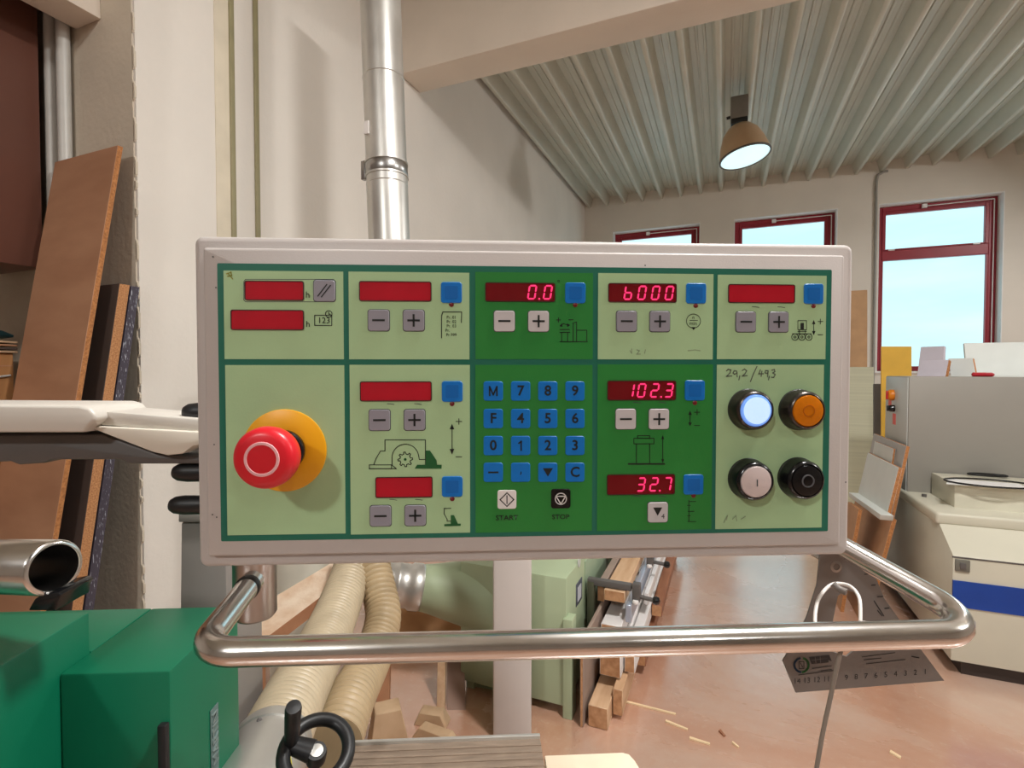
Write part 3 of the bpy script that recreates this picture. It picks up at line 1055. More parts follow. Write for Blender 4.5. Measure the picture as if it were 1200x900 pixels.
# hollow steel tube at the left with its black clamp
tb = thing('steel_tube', 'thick hollow polished steel tube with open end above the green machine', 'tube', at(40, 690, 0.62))
ax = (at(64, 664, 0.60) - at(-200, 658, 0.72)).normalized()
end = at(64, 665, 0.60)
Rt, rt = 0.0315, 0.026
local_build(MB().lathe([(rt, -0.45), (Rt, -0.45), (Rt, -0.002), (Rt - 0.002, 0), (rt, 0), (rt, -0.44)], end, ax, 40, cap=False), tb, 'tube', M_chrome, smooth=True, angle=50)
mb = MB()
slab_px(mb, [(32, 716), (40, 702), (50, 697), (66, 694), (72, 697), (68, 704), (66, 716)], 0.61, 0.05)
local_build(mb, tb, 'clamp', M_gblack, bevel=0.002)

# ================================================================== GREEN MACHINE (lower left)
M_grn = mat('machine_green', (6, 102, 72), 0.4, var=0.04, scale=3, bump=0.03, bscale=500)
gm_ = thing('green_machine', 'emerald green machine cover at the lower left with embossed nameplate', 'machine', (0, 0, 0), PYAW)
ztop = 1.05


def gpt(px, py, z_=ztop):
    return onz(px, py, z_)


gF0, gF1 = gpt(69, 790), gpt(197, 788)
gB = gpt(278, 724)
gm_.location = (gF0.x, gF0.y, 0)
UG, VG = PU, -PN


def gl(p):
    d = Vector(p) - Vector((gF0.x, gF0.y, 0))
    return d.dot(UG), d.dot(VG)


w1 = gl(gF1)[0]
dep = 0.19
zb = 0.18
MB().box((0, 0, zb), (w1, dep, ztop)).build('front_cover', M_grn, gm_, bevel=0.004, label='emerald green box cover')
xl = -0.06
# left cover is taller and stands nearer to the viewer
MB().box((-0.5, -0.25, zb), (0.0, 0.055, 1.108)).build('side_cover', M_grn, gm_, bevel=0.004)
MB().box((-0.5, 0.056, zb), (0.0, dep, ztop)).build('back_cover', M_grn, gm_, bevel=0.003)
MB().box((xl - 0.45, 0.02, 0), (w1 - 0.03, dep - 0.03, zb)).build('plinth', M_black, gm_)
MB().box((w1 - 0.012, -0.010, 0.45), (w1 - 0.001, 0.0, ztop - 0.068)).build('handle_strip', M_black, gm_, bevel=0.002, label='black grip strip')
# embossed nameplate on the right face
npz = onz(250, 826, 0)  # helper only for direction
r0 = ray(250, 828)
O1 = Vector((gF1.x, gF1.y, 0))
t_ = (O1 - CAM).dot(UG) / r0.dot(UG)
pn0 = CAM + r0 * t_
yv = gl(pn0)[1]
M_np = mat('nameplate_grey', (92, 112, 110), 0.5, var=0.1, scale=60)
npl = MB().box((w1, yv - 0.011, pn0.z - 0.26), (w1 + 0.0022, yv + 0.011, pn0.z)).build('nameplate', M_np, gm_, bevel=0.001, label='grey embossed nameplate')
me = text_mesh('MARTIN', 0.0225, 0.0009, align='RIGHT', bold=0.0003)
# text runs downwards the plate: +x of text -> +z, +y -> -depth
me.transform(Matrix(((0, 0, 1, w1 + 0.003), (0, -1, 0, yv), (1, 0, 0, pn0.z - 0.006), (0, 0, 0, 1))))
me.materials.append(mat('nameplate_letters', (120, 136, 134), 0.4))
link('lettering', me, npl)

# ================================================================== HANDWHEEL, TABLE, HOSES
hwc = at(371, 880, 0.70)
hax = (Vector((0, 0, 1)) * 1.0 + PN * 0.46 + PU * 0.22).normalized()
hw = thing('handwheel', 'black handwheel with upright revolving handle beside the silver duct', 'handwheel', hwc)
e1 = hax.cross(PN).normalized()
e2 = hax.cross(e1)
Rw = 0.042
MB().tube([(e1 * math.cos(t * math.pi / 20) + e2 * math.sin(t * math.pi / 20)) * Rw for t in range(40)], 0.0092, 14, closed=True).build('rim', M_black, hw, smooth=True)
MB().lathe([(0.013, -0.02), (0.014, -0.004), (0.0125, 0.001), (0.0, 0.0012)], (0, 0, 0), hax, 24).build('hub', M_black, hw, smooth=True)
MB().lathe([(0.0085, 0.0008), (0.0085, 0.0022), (0, 0.003)], (0, 0, 0), hax, 24).build('hub_cap', M_galv, hw, smooth=True)
for a in (0,):
    d_ = e1 * math.cos(math.radians(a)) + e2 * math.sin(math.radians(a))
    MB().tube([(hd0 := (at(345, 866, 0.695) - hwc)) and (hd0 - hax * hd0.dot(hax)).normalized() * 0.006 - hax * 0.004, (hd0 - hax * hd0.dot(hax)).normalized() * Rw - hax * 0.001], [0.0145, 0.0105], 14).build('spoke', M_black, hw, smooth=True)
hd = at(345, 866, 0.695) - hwc
hd = hd - hax * hd.dot(hax)
hd = hd.normalized() * Rw * 0.86
MB().lathe([(0.009, -0.004), (0.0095, 0.006), (0.0085, 0.012), (0.0098, 0.03), (0.0102, 0.055), (0.0105, 0.078), (0.0095, 0.083), (0.0, 0.084)], hd, hax, 24).build('handle', M_black, hw, smooth=True)
MB().lathe([(0.007, 0), (0.007, 0.2)], -hax * 0.21, hax, 16).build('shaft', M_steel, hw, smooth=True)

# aluminium table plate at the bottom
ztab = 0.885
tb0, tb1 = onz(408, 869, ztab), onz(633, 865, ztab)
tab = thing('table_plate', 'dusty grooved aluminium table plate along the bottom edge', 'table', (tb1.x, tb1.y, 0), PYAW)
M_alu = mat('dusty_aluminium', (150, 132, 116), 0.5, 0.35, var=0.22, scale=10, stretch=(2, 14, 1), bump=0.15, bscale=60)
wt_ = (tb0 - tb1).length
MB().box((-wt_, -0.36, ztab - 0.03), (0, 0, ztab)).build('plate', M_alu, tab, bevel=0.0015)
grm = MB().box((-wt_, -0.0017, 0), (0, 0.0017, 0.0012)).mesh('ridge', M_alu)
for k_ in range(24):
    link('ridge', grm, tab, loc=(0, -0.014 - 0.0135 * k_, ztab - 0.0002))
MB().box((-wt_, 0.0, ztab - 0.02), (0.0, 0.006, ztab + 0.004)).build('edge_strip', M_galv, tab, bevel=0.001)
MB().box((-wt_, -0.30, 0), (-0.03, -0.12, ztab - 0.03)).build('pedestal', M_gunmetal, tab)

zb_ = 0.80
b0 = onz(638, 885, zb_)
b1 = onz(745, 885, zb_)
cb = thing('cream_block', 'small cream board lying beside the table plate at the bottom edge', 'board', (b0.x, b0.y, 0), PYAW)
L = (b1 - b0).length
pts = [(0, 0), (L * 0.86, 0), (L * 0.93, -0.004), (L * 0.97, -0.02), (L, -0.05), (L, -0.2), (0, -0.2)]
MB().prism([(x, y, zb_) for x, y in pts], (0, 0, -0.02)).build('board', mat('cream_board', (244, 226, 200), 0.6, var=0.06, scale=14), cb, bevel=0.002)
MB().box((0.02, -0.18, 0), (0.06, -0.14, zb_ - 0.02)).build('leg', M_steel, cb)
MB().box((0.10, -0.18, 0), (0.14, -0.14, zb_ - 0.02)).build('leg', M_steel, cb)


# --- dust extraction hoses
def hose(name, pts, r0_, r1_, pitch, label, m):
    path = resample(curve_path(pts, 24), pitch / 4)
    n_ = len(path)
    rad = []
    for i in range(n_):
        base = r0_ + (r1_ - r0_) * i / n_
        rad.append(base * (1.0, 0.985, 0.86, 0.94)[i % 4])
    o = MB().tube(path, rad, 28).build(name, m, smooth=True, angle=70)
    recentre(o)
    return tag(o, label, 'hose', 'ribbed extraction hoses')


M_hose = mat('ribbed_hose', (194, 178, 150), 0.4, var=0.08, scale=14)
M_hose2 = mat('ribbed_hose_dusty', (180, 158, 124), 0.45, var=0.12, scale=12)
hose('extraction_hose', [at(318, 876, 0.98), at(346, 816, 1.18), at(386, 738, 1.58), at(408, 682, 1.88), at(420, 640, 2.02)], 0.070, 0.073, 0.020, 'beige ribbed extraction hose running from the silver duct collar', M_hose)
hose('extraction_hose', [at(392, 872, 1.15), at(412, 818, 1.32), at(437, 768, 1.62), at(449, 725, 1.78), at(444, 690, 1.88), at(438, 655, 1.97), at(440, 590, 2.15)], 0.062, 0.062, 0.022, 'beige ribbed extraction hose bending upright behind the rail', M_hose2)
# silver collar at the near hose end
col_ = thing('duct_collar', 'silver sheet metal duct collar with yellow earth wire beside the handwheel', 'duct collar', at(312, 905, 0.98))
axd = (at(346, 816, 1.18) - at(318, 876, 0.98)).normalized()
o_ = at(318, 876, 0.98)
local_build(MB().lathe([(0.072, -0.20), (0.072, -0.03), (0.075, -0.028), (0.075, 0.0), (0.072, 0.002), (0.072, 0.008), (0.070, 0.010)], o_, axd, 40), col_, 'sleeve', M_galv, smooth=True, angle=50)
s_o = at(320, 876, 0.90)
local_build(MB().tube(curve_path([s_o, at(330, 873, 0.885), at(336, 880, 0.875), at(340, 892, 0.87), at(341, 905, 0.87)], 6), 0.0026, 8), col_, 'earth_wire', mat('yellow_wire', (196, 190, 70), 0.5), smooth=True)
local_build(MB().lathe([(0.004, -0.03), (0.004, 0.004), (0.002, 0.005)], s_o, (s_o - at(318, 890, 1.0)).normalized(), 10), col_, 'terminal_screw', mat('brass', (190, 150, 60), 0.35, 0.9), smooth=True)
bolt = at(304, 844, 0.945)
local_build(MB().lathe([(0.005, -0.02), (0.005, 0.003), (0.003, 0.004)], bolt, (CAM - bolt).normalized(), 6), col_, 'band_screw', M_gunmetal)

# ================================================================== POST, PALE GREEN MACHINE, OFFCUTS
M_gpost = mat('grey_white_post', (206, 200, 196), 0.5, var=0.04, scale=4)
c0 = onz(570, 862, 0)
pw = 0.152
pp = MB()
o = MB().box((-pw / 2, -pw / 2, 0), (pw / 2, pw / 2, 1.62)).build('square_post', M_gpost, bevel=0.012)
o.location = onz(593, 862, 0) + Vector((0, 0.06, 0))
o.rotation_euler = (0, 0, PYAW - 0.02)
tag(o, 'grey-white square steel post standing behind the handrail', 'post')

M_pg = mat('pale_green_paint', (166, 180, 148), 0.42, var=0.05, scale=4)
M_pg2 = mat('pale_green_panel', (150, 168, 142), 0.45, var=0.05, scale=4)
gx, gy = -0.60, 2.04
gz = 0.585
pg = thing('pale_green_machine', 'pale green machine with conical dust nozzle behind the square post', 'machine', (gx - 0.3, gy + 0.5, 0))


def pgb(mb, name, m, **kw):
    return local_build(mb, pg, name, m, **kw)


pgb(MB().box((gx - 0.5, gy, 0.04), (gx, gy + 0.95, gz)), 'body', M_pg, bevel=0.006)
pgb(MB().box((gx - 0.002, gy + 0.30, 0.28), (gx + 0.006, gy + 0.93, gz - 0.03)), 'side_door', M_pg2, bevel=0.003)
pgb(MB().box((gx - 0.01, gy - 0.015, 0.0), (gx + 0.03, gy + 0.05, 0.42)), 'leg', M_pg, bevel=0.003)
pgb(MB().box((gx - 0.48, gy + 0.02, 0.0), (gx - 0.44, gy + 0.07, 0.06)), 'leg', M_pg)
c = onx(662, 680, gx + 0.006)
pgb(MB().lathe([(0.022, 0), (0.022, 0.004), (0.0, 0.005)], (gx - 0.0005, gy + 0.20, c.z - 0.01), (1, 0, 0), 20), 'badge', mat('badge_grey', (190, 196, 190), 0.4), smooth=True)
pgb(MB().box((gx - 0.001, gy + 0.15, 0.40), (gx + 0.003, gy + 0.25, 0.50)), 'rating_plate', mat('rating_plate_dark', (80, 84, 96), 0.4), bevel=0.001)
pgb(MB().box((gx + 0.0025, gy + 0.17, 0.415), (gx + 0.0040, gy + 0.23, 0.48)), 'rating_label', mat('rating_label_pale', (196, 198, 206), 0.4))
# cone nozzle pointing left
n0 = at(492, 688, 2.35)
n1 = at(600, 700, 2.45)
nax = (n1 - n0).normalized()
Ln = (n1 - n0).length
pgb(MB().lathe([(0.098, 0.0), (0.102, 0.012), (0.108, 0.05), (0.20, Ln)], n0, nax, 36), 'nozzle', M_pg, smooth=True)
pgb(MB().lathe([(0.097, -0.20), (0.099, -0.19), (0.093, -0.18), (0.095, -0.12), (0.101, -0.11), (0.101, -0.10), (0.096, -0.09), (0.096, -0.05), (0.104, -0.04), (0.104, 0.0), (0.098, 0.012)], n0, nax, 36), 'nozzle_sleeve', M_galv, smooth=True, angle=70)
# sloped skirt under the nozzle
f = [at(545, 735, 2.45), at(600, 735, 2.45), at(604, 858, 2.25), at(560, 848, 2.30)]
pgb(MB().hexa(f + [p + Vector((0, 0.3, 0)) for p in f]), 'skirt', M_pg, bevel=0.004)

vd = at(352, 700, 2.35)
o = MB().lathe([(0.13, 0), (0.13, 1.5)], (0, 0, 0), (0, 0, 1), 36).build('vertical_duct', mat('pale_duct_paint', (206, 204, 190), 0.5), smooth=True)
o.location = (vd.x, vd.y, 0)
tag(o, 'pale vertical duct behind the slanting timber', 'duct')

# slanting rough timber
M_tim = mat('sawn_pine', (236, 216, 194), 0.7, rgb2=(212, 178, 148), scale=5, stretch=(3, 3, 3), bump=0.2, bscale=30)
M_timd = mat('pine_edge', (166, 112, 80), 0.75, rgb2=(192, 142, 106), scale=8)
M_wood = mat('beech_wood', (212, 178, 144), 0.6, rgb2=(188, 148, 112), scale=3, stretch=(10, 1.2, 10), detail=6)
M_woodred = mat('red_brown_wood', (160, 108, 78), 0.6, rgb2=(136, 86, 60), scale=4, stretch=(8, 1, 8), detail=6)


def slab4(p, th):
    """four corners of a broad face, pushed back by th along the face normal away from the camera"""
    n_ = (p[1] - p[0]).cross(p[3] - p[0]).normalized()
    if n_.dot(CAM - p[0]) > 0:
        n_ = -n_
    return MB().hexa(list(p) + [q_ + n_ * th for q_ in p])


def board(name, p, th, m, label, cat='board', group=None, edge=None, bevel=0.001):
    o = slab4(p, th).build(name, m, bevel=bevel, bseg=1)
    recentre(o)
    if edge is not None:
        o.data.materials.append(edge)
        n_ = (p[1] - p[0]).cross(p[3] - p[0]).normalized()
        for f_ in o.data.polygons:
            if abs(f_.normal.dot(n_)) < 0.7:
                f_.material_index = 1
    return tag(o, label, cat, group)


board('timber', [at(262, 735, 1.75), at(394, 656, 2.10), at(418, 668, 2.06), at(306, 752, 1.68)], 0.05, M_tim, 'rough sawn pine timber slanting behind the hoses', 'timber', edge=M_timd)
tp = [at(281, 770, 1.75), at(303, 770, 1.75), at(303, 850, 1.75), at(281, 850, 1.75)]
tp[2].z = tp[3].z = 0.0
board('timber', tp, 0.05, M_timd, 'upright reddish wooden offcut beside the green machine', 'timber')
# plywood sheet, stick and offcuts behind the hose
board('plywood_sheet', [at(440, 668, 2.9), at(540, 690, 2.9), at(545, 880, 2.60), at(420, 880, 2.60)], 0.02, mat('plywood', (212, 164, 118), 0.7, rgb2=(188, 138, 98), scale=6), 'brown plywood sheet standing behind the pale green nozzle', 'plywood')
board('wooden_stick', [at(513, 764, 2.3), at(522, 764, 2.3), at(521, 868, 2.15), at(511, 868, 2.15)], 0.03, M_wood, 'thin upright wooden stick left of the square post', 'stick')
board('wooden_stick', [at(441, 770, 2.25), at(457, 770, 2.25), at(455, 845, 2.15), at(441, 845, 2.15)], 0.03, M_timd, 'short upright reddish stick behind the ribbed hose', 'stick')
board('dark_sheet', [at(524, 764, 2.42), at(544, 764, 2.42), at(546, 846, 2.15), at(524, 846, 2.15)], 0.015, mat('fibre_sheet', (150, 122, 108), 0.8), 'brown fibre sheet leaning against the pale green machine', 'sheet')
M_offc = mat('offcut_wood', (206, 176, 142), 0.75, rgb2=(182, 148, 114), scale=9)
for (px, py, sx_, sy_, sz_, rz, lb) in [(455, 868, 0.15, 0.10, 0.14, 0.3, 'wedge shaped wooden offcut standing behind the table plate'), (507, 846, 0.14, 0.07, 0.05, -0.25, 'flat wooden offcut lying rearmost in the offcut heap'),
                                        (512, 868, 0.20, 0.06, 0.045, -0.5, 'long wooden offcut lying behind the table plate'), (408, 886, 0.09, 0.09, 0.06, 0.6, 'small wooden offcut beside the handwheel rim')]:
    o = MB().hexa([(-sx_ / 2, -sy_ / 2, 0), (sx_ / 2, -sy_ / 2, 0), (sx_ * 0.3, -sy_ * 0.4, sz_), (-sx_ * 0.35, -sy_ * 0.4, sz_),
                   (-sx_ / 2, sy_ / 2, 0), (sx_ / 2, sy_ / 2, 0), (sx_ * 0.3, sy_ * 0.4, sz_), (-sx_ * 0.35, sy_ * 0.4, sz_)]).build('wooden_offcut', M_offc, bevel=0.003, bseg=1)
    o.location = onz(px, py, 0)
    o.rotation_euler = (0, 0, rz + PYAW)
    tag(o, lb, 'offcut', 'wood offcuts behind the table plate')

# ================================================================== TIMBER STACK WITH CLAMPS
stack_lbl = []
sx = -0.46
M_white = mat('primed_white', (226, 222, 220), 0.5, var=0.04)
M_alub = mat('blue_grey_aluminium', (176, 186, 204), 0.3, 0.5, var=0.06)


def bar(name, x0, x1, y0_, y1_, z0_, z1_, m, label, cat='timber', group='timbers in the clamped stack', end=None, bev=0.003):
    o_ = MB().box((x0, y0_, z0_), (x1, y1_, z1_)).build(name, m, bevel=bev, bseg=1)
    if end is not None:
        o_.data.materials.append(end)
        for f_ in o_.data.polygons:
            if f_.normal.y < -0.8:
                f_.material_index = 1
    recentre(o_)
    return tag(o_, label, cat, group)


M_end = mat('end_grain', (200, 154, 114), 0.75, rgb2=(168, 120, 82), scale=40)
bar('timber_bar', -0.50, -0.42, 2.02, 4.2, 0.0, 0.09, M_wood, 'bottom timber bar at the left of the clamped stack', end=M_end)
bar('timber_bar', -0.415, -0.375, 2.10, 4.2, 0.02, 0.13, M_wood, 'bottom timber bar at the right of the clamped stack', end=M_end)
bar('timber_bar', -0.53, -0.515, 2.0, 4.1, 0.0, 0.36, mat('grey_board', (150, 130, 118), 0.6, var=0.08), 'grey-brown upright board on the left of the clamped stack', end=M_end)
bar('timber_bar', -0.485, -0.395, 2.16, 4.2, 0.14, 0.24, M_white, 'white profile bar in the middle of the clamped stack', end=M_end)
bar('timber_bar', -0.39, -0.345, 2.22, 4.2, 0.14, 0.22, M_white, 'narrow white profile bar on the right of the clamped stack', end=M_end)
bar('timber_bar', -0.375, -0.33, 2.45, 4.2, 0.05, 0.11, M_woodred, 'short red-brown bar sticking out low on the right', end=M_end)
bar('timber_bar', -0.342, -0.29, 2.75, 4.3, 0.16, 0.22, M_woodred, 'red-brown bar sticking out high on the right', end=M_end)
bar('timber_bar', -0.50, -0.41, 2.25, 4.2, 0.25, 0.32, M_white, 'white profile bar below the top plank', end=M_end)
bar('timber_plank', -0.50, -0.405, 2.31, 4.2, 0.40, 0.45, M_wood, 'light beech plank on top of the clamped stack', 'plank', end=M_end)
bar('profile_rail', -0.40, -0.375, 2.30, 4.3, 0.32, 0.40, M_alub, 'blue-grey aluminium rail beside the top plank', 'rail', None)
bar('profile_rail', -0.36, -0.338, 2.6, 4.4, 0.28, 0.34, M_white, 'white rail on the outer side of the clamped stack', 'rail', None)
bar('timber_bar', -0.545, -0.51, 2.37, 4.0, 0.362, 0.449, mat('grey_board', (150, 130, 118)), 'grey board clamped against the top plank', end=M_end)


def clamp(y_, z_, label):
    c_ = thing('screw_clamp', label, 'clamp', (-0.45, y_, z_), 0, 'screw clamps on the timber stack')
    MB().box((-0.132, -0.016, 0.012), (0.07, 0.016, 0.042)).build('upper_jaw', M_gunmetal, c_, bevel=0.003)
    MB().box((-0.132, -0.018, -0.22), (-0.10, 0.018, 0.03)).build('clamp_bar', mat('olive_iron', (70, 72, 54), 0.5), c_, bevel=0.003)
    MB().box((0.075, -0.02, -0.03), (0.11, 0.02, 0.05)).build('sliding_jaw', M_gunmetal, c_, bevel=0.004)
    MB().tube([(0.10, 0, -0.01), (0.175, -0.01, -0.012)], 0.0095, 12).build('spindle', M_gunmetal, c_, smooth=True)
    MB().lathe([(0.0, -0.018), (0.014, -0.013), (0.019, 0.0), (0.014, 0.013), (0.0, 0.018)], (0.18, -0.01, -0.012), (1, 0, 0), 16).build('knob', M_gblack, c_, smooth=True)
    MB().lathe([(0.012, -0.035), (0.014, -0.03), (0.014, -0.024), (0.011, -0.02)], (0.092, -0.024, 0), (0, 0, 1), 16).build('pad', M_white, c_, smooth=True)


clamp(2.34, 0.44, 'near dark iron screw clamp gripping the beech plank')
clamp(2.80, 0.44, 'far dark iron screw clamp on the timber stack')

# slivers of wood on the floor
slv = [((728, 822), (792, 837), 0.012, 'long thin wooden sliver lying on the floor by the stack'), ((780, 846), (806, 855), 0.014, 'short pale wooden sliver lying on the floor'), ((843, 857), (850, 863), 0.016, 'small dark wood chip on the floor'), ((808, 866), (832, 872), 0.014, 'pale wood chip lying near the bottom of the floor'),
       ((1043, 882), (1056, 888), 0.02, 'white wood shaving on the orange floor below the square'), ((858, 871), (866, 876), 0.01, 'tiny wood splinter on the floor')]
for (a, b), (c_, d_), th, lb in slv:
    A, B = onz(a, b, 0.001), onz(c_, d_, 0.001)
    dr = (B - A).normalized()
    sd = Vector((-dr.y, dr.x, 0)) * th / 2
    o = MB().hexa([A - sd * 0.6, B - sd, B + sd * 0.3, A + sd, A - sd * 0.5 + Vector((0, 0, 0.006)), B - sd * 0.8 + Vector((0, 0, 0.004)), B + sd * 0.2 + Vector((0, 0, 0.005)), A + sd * 0.8 + Vector((0, 0, 0.008))]).build('wood_sliver', mat('sliver_wood', (232, 204, 164), 0.7) if 'dark' not in lb else M_woodred)
    recentre(o)
    tag(o, lb, 'wood chip', 'wood slivers on the floor')

# ================================================================== STEEL SQUARE HANGING FROM THE RAIL
M_sq = mat('square_grey_metal', (128, 122, 118), 0.42, 0.3, var=0.06, scale=12)
DS = 0.455
sq = thing('setting_square', 'grey metal setting square with logo hanging behind the chrome rail', 'square', at(1000, 800, DS), PYAW)


def sqp(px, py, off=0.0):
    o_ = at(1000, 730, DS) + PN * off
    r = ray(px, py)
    return CAM + r * ((o_ - CAM).dot(PN) / r.dot(PN))


outer = [(960, 640), (1010, 640), (1034, 700), (1066, 745), (1104, 796), (931, 810), (916, 773), (928, 754), (944, 722), (956, 684)]
inner = [(980, 697), (990, 690), (1000, 693), (1008, 703), (1008, 735), (1002, 758), (990, 768), (974, 762), (970, 750), (975, 722)]
cu = bpy.data.curves.new('square_plate', 'CURVE')
cu.dimensions = '2D'
cu.fill_mode = 'BOTH'
cu.extrude = 0.0008
inv = sq.matrix_basis.inverted()
for poly in (outer, inner):
    sp = cu.splines.new('POLY')
    sp.points.add(len(poly) - 1)
    for i, p in enumerate(poly):
        q_ = inv @ sqp(*p)
        sp.points[i].co = (q_.x, q_.z, 0, 1)
    sp.use_cyclic_u = True
co = bpy.data.objects.new('square_plate', cu)
COL.objects.link(co)
dg = bpy.context.evaluated_depsgraph_get()
dg.update()
me = bpy.data.meshes.new_from_object(co.evaluated_get(dg))
bpy.data.objects.remove(co)
me.transform(Matrix(((1, 0, 0, 0), (0, 0, -1, 0), (0, 1, 0, 0), (0, 0, 0, 1))))
me.materials.clear()
me.materials.append(M_sq)
link('square_plate', me, sq)


def sq_lines(name, lines, m, wd, polys=()):
    mb_ = MB()
    off = 0.0012
    for ln in lines:
        pts_ = [inv @ sqp(*p) for p in ln]
        ribbon(mb_, [(p.x, p.z) for p in pts_], wd * DS / FOC, off)
    for pl in polys:
        pts_ = [inv @ sqp(*p) for p in pl]
        mb_.add([(p.x, -off, p.z) for p in pts_], [tuple(range(len(pts_)))])
    return mb_.build(name, m, sq)


M_sqink = mat('square_dark_print', (44, 42, 42), 0.5)
sq_lines('logo_ring', [circ(937.3, 777.5, 8.2, 16, -70, 80)], mat('logo_green', (40, 110, 50), 0.5), 2.4)
sq_lines('logo_ring', [circ(937.3, 777.5, 8.2, 16, 100, 255)], mat('logo_blue', (22, 60, 90), 0.5), 2.4)
sq_lines('logo_core', [R_(934.5, 773.5, 940, 781.5), [(936, 775), (938.5, 780)]], M_sqink, 0.9)
sq_lines('logo_block', [], M_sqink, 1, polys=[[(946, 768.5), (969.5, 765.5), (972.5, 773), (968.5, 771.5), (968.8, 774.5), (949, 776.3)]])
sq_lines('logo_gap', [[(949, 772), (967, 769.5)], [(953, 768), (954, 775)], [(958.8, 767), (959.6, 775)]], M_sq, 0.8)
sq_lines('print_rules', [[(934, 789), (974, 784)], [(950, 781.5), (972, 778.5)], [(960, 784.3), (972, 782.6)], [(1008, 768), (1046, 763)], [(1010, 771.5), (1030, 769.3)], [(1013, 776), (1058, 771)]], M_sqink, 0.9)
tx = [(932 + 11.5 * i, 796.5 - 0.85 * i) for i in range(14)]
for i, (x, y) in enumerate(tx):
    if 968 < x < 985:
        continue
    me = text_mesh(str(14 - i) if i > 3 else str(14 - i), 6.2 * DS / FOC / 0.69)
    p = inv @ sqp(x, y)
    me.transform(Matrix(((1, 0, 0, p.x), (0, 0, -1, -0.0012), (0, 1, 0, p.z), (0, 0, 0, 1))))
    me.materials.append(M_sqink)
    link('scale_number', me, sq)
sq_lines('scale_marks', [[(1011, 671.6), (1016, 671.2)], [(1019, 684.5), (1023, 684.2)], [(1026, 698), (1031.5, 697.7)], [(1034.5, 711.5), (1039, 711)], [(1022, 703), (1033, 720)], [(1026, 714), (1031, 720)], [(1066, 767.5), (1074, 769)]], M_sqink, 1.3)
p = inv @ sqp(978, 663)
MB().lathe([(0.0052, 0.0005), (0.0052, 0.0022), (0.003, 0.0026), (0.003, 0.001)], p, (0, -1, 0), 20, cap=False).build('screw', M_steel, sq, smooth=True)
MB().lathe([(0.003, 0.0009), (0.003, 0.0013), (0, 0.0014)], p, (0, -1, 0), 6).build('screw_socket', M_gblack, sq)
MB().tube([inv @ sqp(978, 663, -0.001), inv @ (sqp(978, 663) - PN * 0.03), inv @ (sqp(978, 640) - PN * 0.03)], 0.0025, 8).build('hanger', M_steel, sq)

# white cable loop over the rail, cord hanging down
lp = thing('cable_loop', 'white plastic cable tied over the chrome rail with its grey end hanging down', 'cable', at(985, 745, 0.36))
lo_ = [at(958, 748, 0.365), at(955, 726, 0.372), at(958, 705, 0.385), at(966, 692, 0.395), at(975, 685, 0.40), at(985, 684, 0.40), at(996, 687, 0.395), at(1004, 695, 0.385), at(1008, 708, 0.375), at(1008, 745, 0.362)]
local_build(MB().tube(curve_path(lo_, 6), 0.0013, 10), lp, 'loop', mat('white_cable', (232, 226, 220), 0.45), smooth=True)
local_build(MB().tube(curve_path([at(976, 684, 0.397), at(983, 690, 0.394), at(992, 694, 0.39)], 5), 0.0026, 10), lp, 'knot', mat('cable_grey', (120, 112, 106), 0.5), smooth=True)
local_build(MB().tube(curve_path([at(986, 760, 0.352), at(981, 780, 0.352), at(973, 818, 0.352), at(964, 860, 0.352), at(955, 912, 0.352)], 6), 0.0015, 8), lp, 'cord', mat('cord_grey', (150, 140, 130), 0.6), smooth=True)

# ================================================================== RIGHT MACHINE
XM = 1.013
rm = thing('planing_machine', 'cream machine with blue stripe and tall grey hood at the right', 'machine', (XM, 3.0, 0))
M_crm = mat('machine_cream', (208, 204, 186), 0.4, var=0.04, scale=3)
M_hood = mat('hood_grey', (150, 146, 138), 0.42, var=0.04, scale=2)
M_hoodl = mat('hood_lit_side_grey', (192, 194, 190), 0.4, var=0.04, scale=2)  # lighter copy of the hood grey, light on the left side painted in


def rb(mb_, name, m, **kw):
    return local_build(mb_, rm, name, m, **kw)


XE = 2.7
prof = [(3.03, 0.07), (3.03, 0.575), (3.20, 0.675), (3.22, 0.70), (4.6, 0.70), (4.6, 0.07)]
rb(MB().prism([(XM, y, z_) for y, z_ in prof], (XE - XM, 0, 0)), 'body', M_crm, bevel=0.004)
rb(MB().box((XM - 0.015, 3.20, 0.675), (XE, 4.55, 0.735)), 'table_lip', M_crm, bevel=0.014, bseg=3)
rb(MB().box((XM + 0.05, 3.06, 0), (XE, 4.5, 0.075)), 'plinth', mat('plinth_dark', (52, 40, 34), 0.6))
rb(MB().box((XM, 3.024, 0.333), (XE, 3.032, 0.458)), 'stripe', mat('stripe_blue', (8, 62, 150), 0.4), label='royal blue stripe')
rb(MB().box((XM - 0.002, 3.028, 0.565), (XE, 3.034, 0.572)), 'panel_joint', M_gunmetal)
c = ony(1128, 663, 3.026)
lk = rb(MB().box((c.x - 0.028, 3.022, c.z - 0.028), (c.x + 0.028, 3.032, c.z + 0.028)), 'lock_plate', mat('lock_grey', (112, 110, 100), 0.5), bevel=0.003)
mb = MB().box((c.x - 0.012, 3.017, c.z - 0.015), (c.x + 0.012, 3.0225, c.z + 0.015))
local_build(mb, rm, 'lock', M_gunmetal, bevel=0.002)
YH = 3.70
rb(MB().box((XM, YH, 0.73), (XE, 4.16, 1.418)), 'hood', M_hood, bevel=0.004)
rb(MB().box((XM - 0.004, YH + 0.012, 0.735), (XM + 0.002, 4.155, 1.412)), 'hood_side', M_hoodl, bevel=0.001)
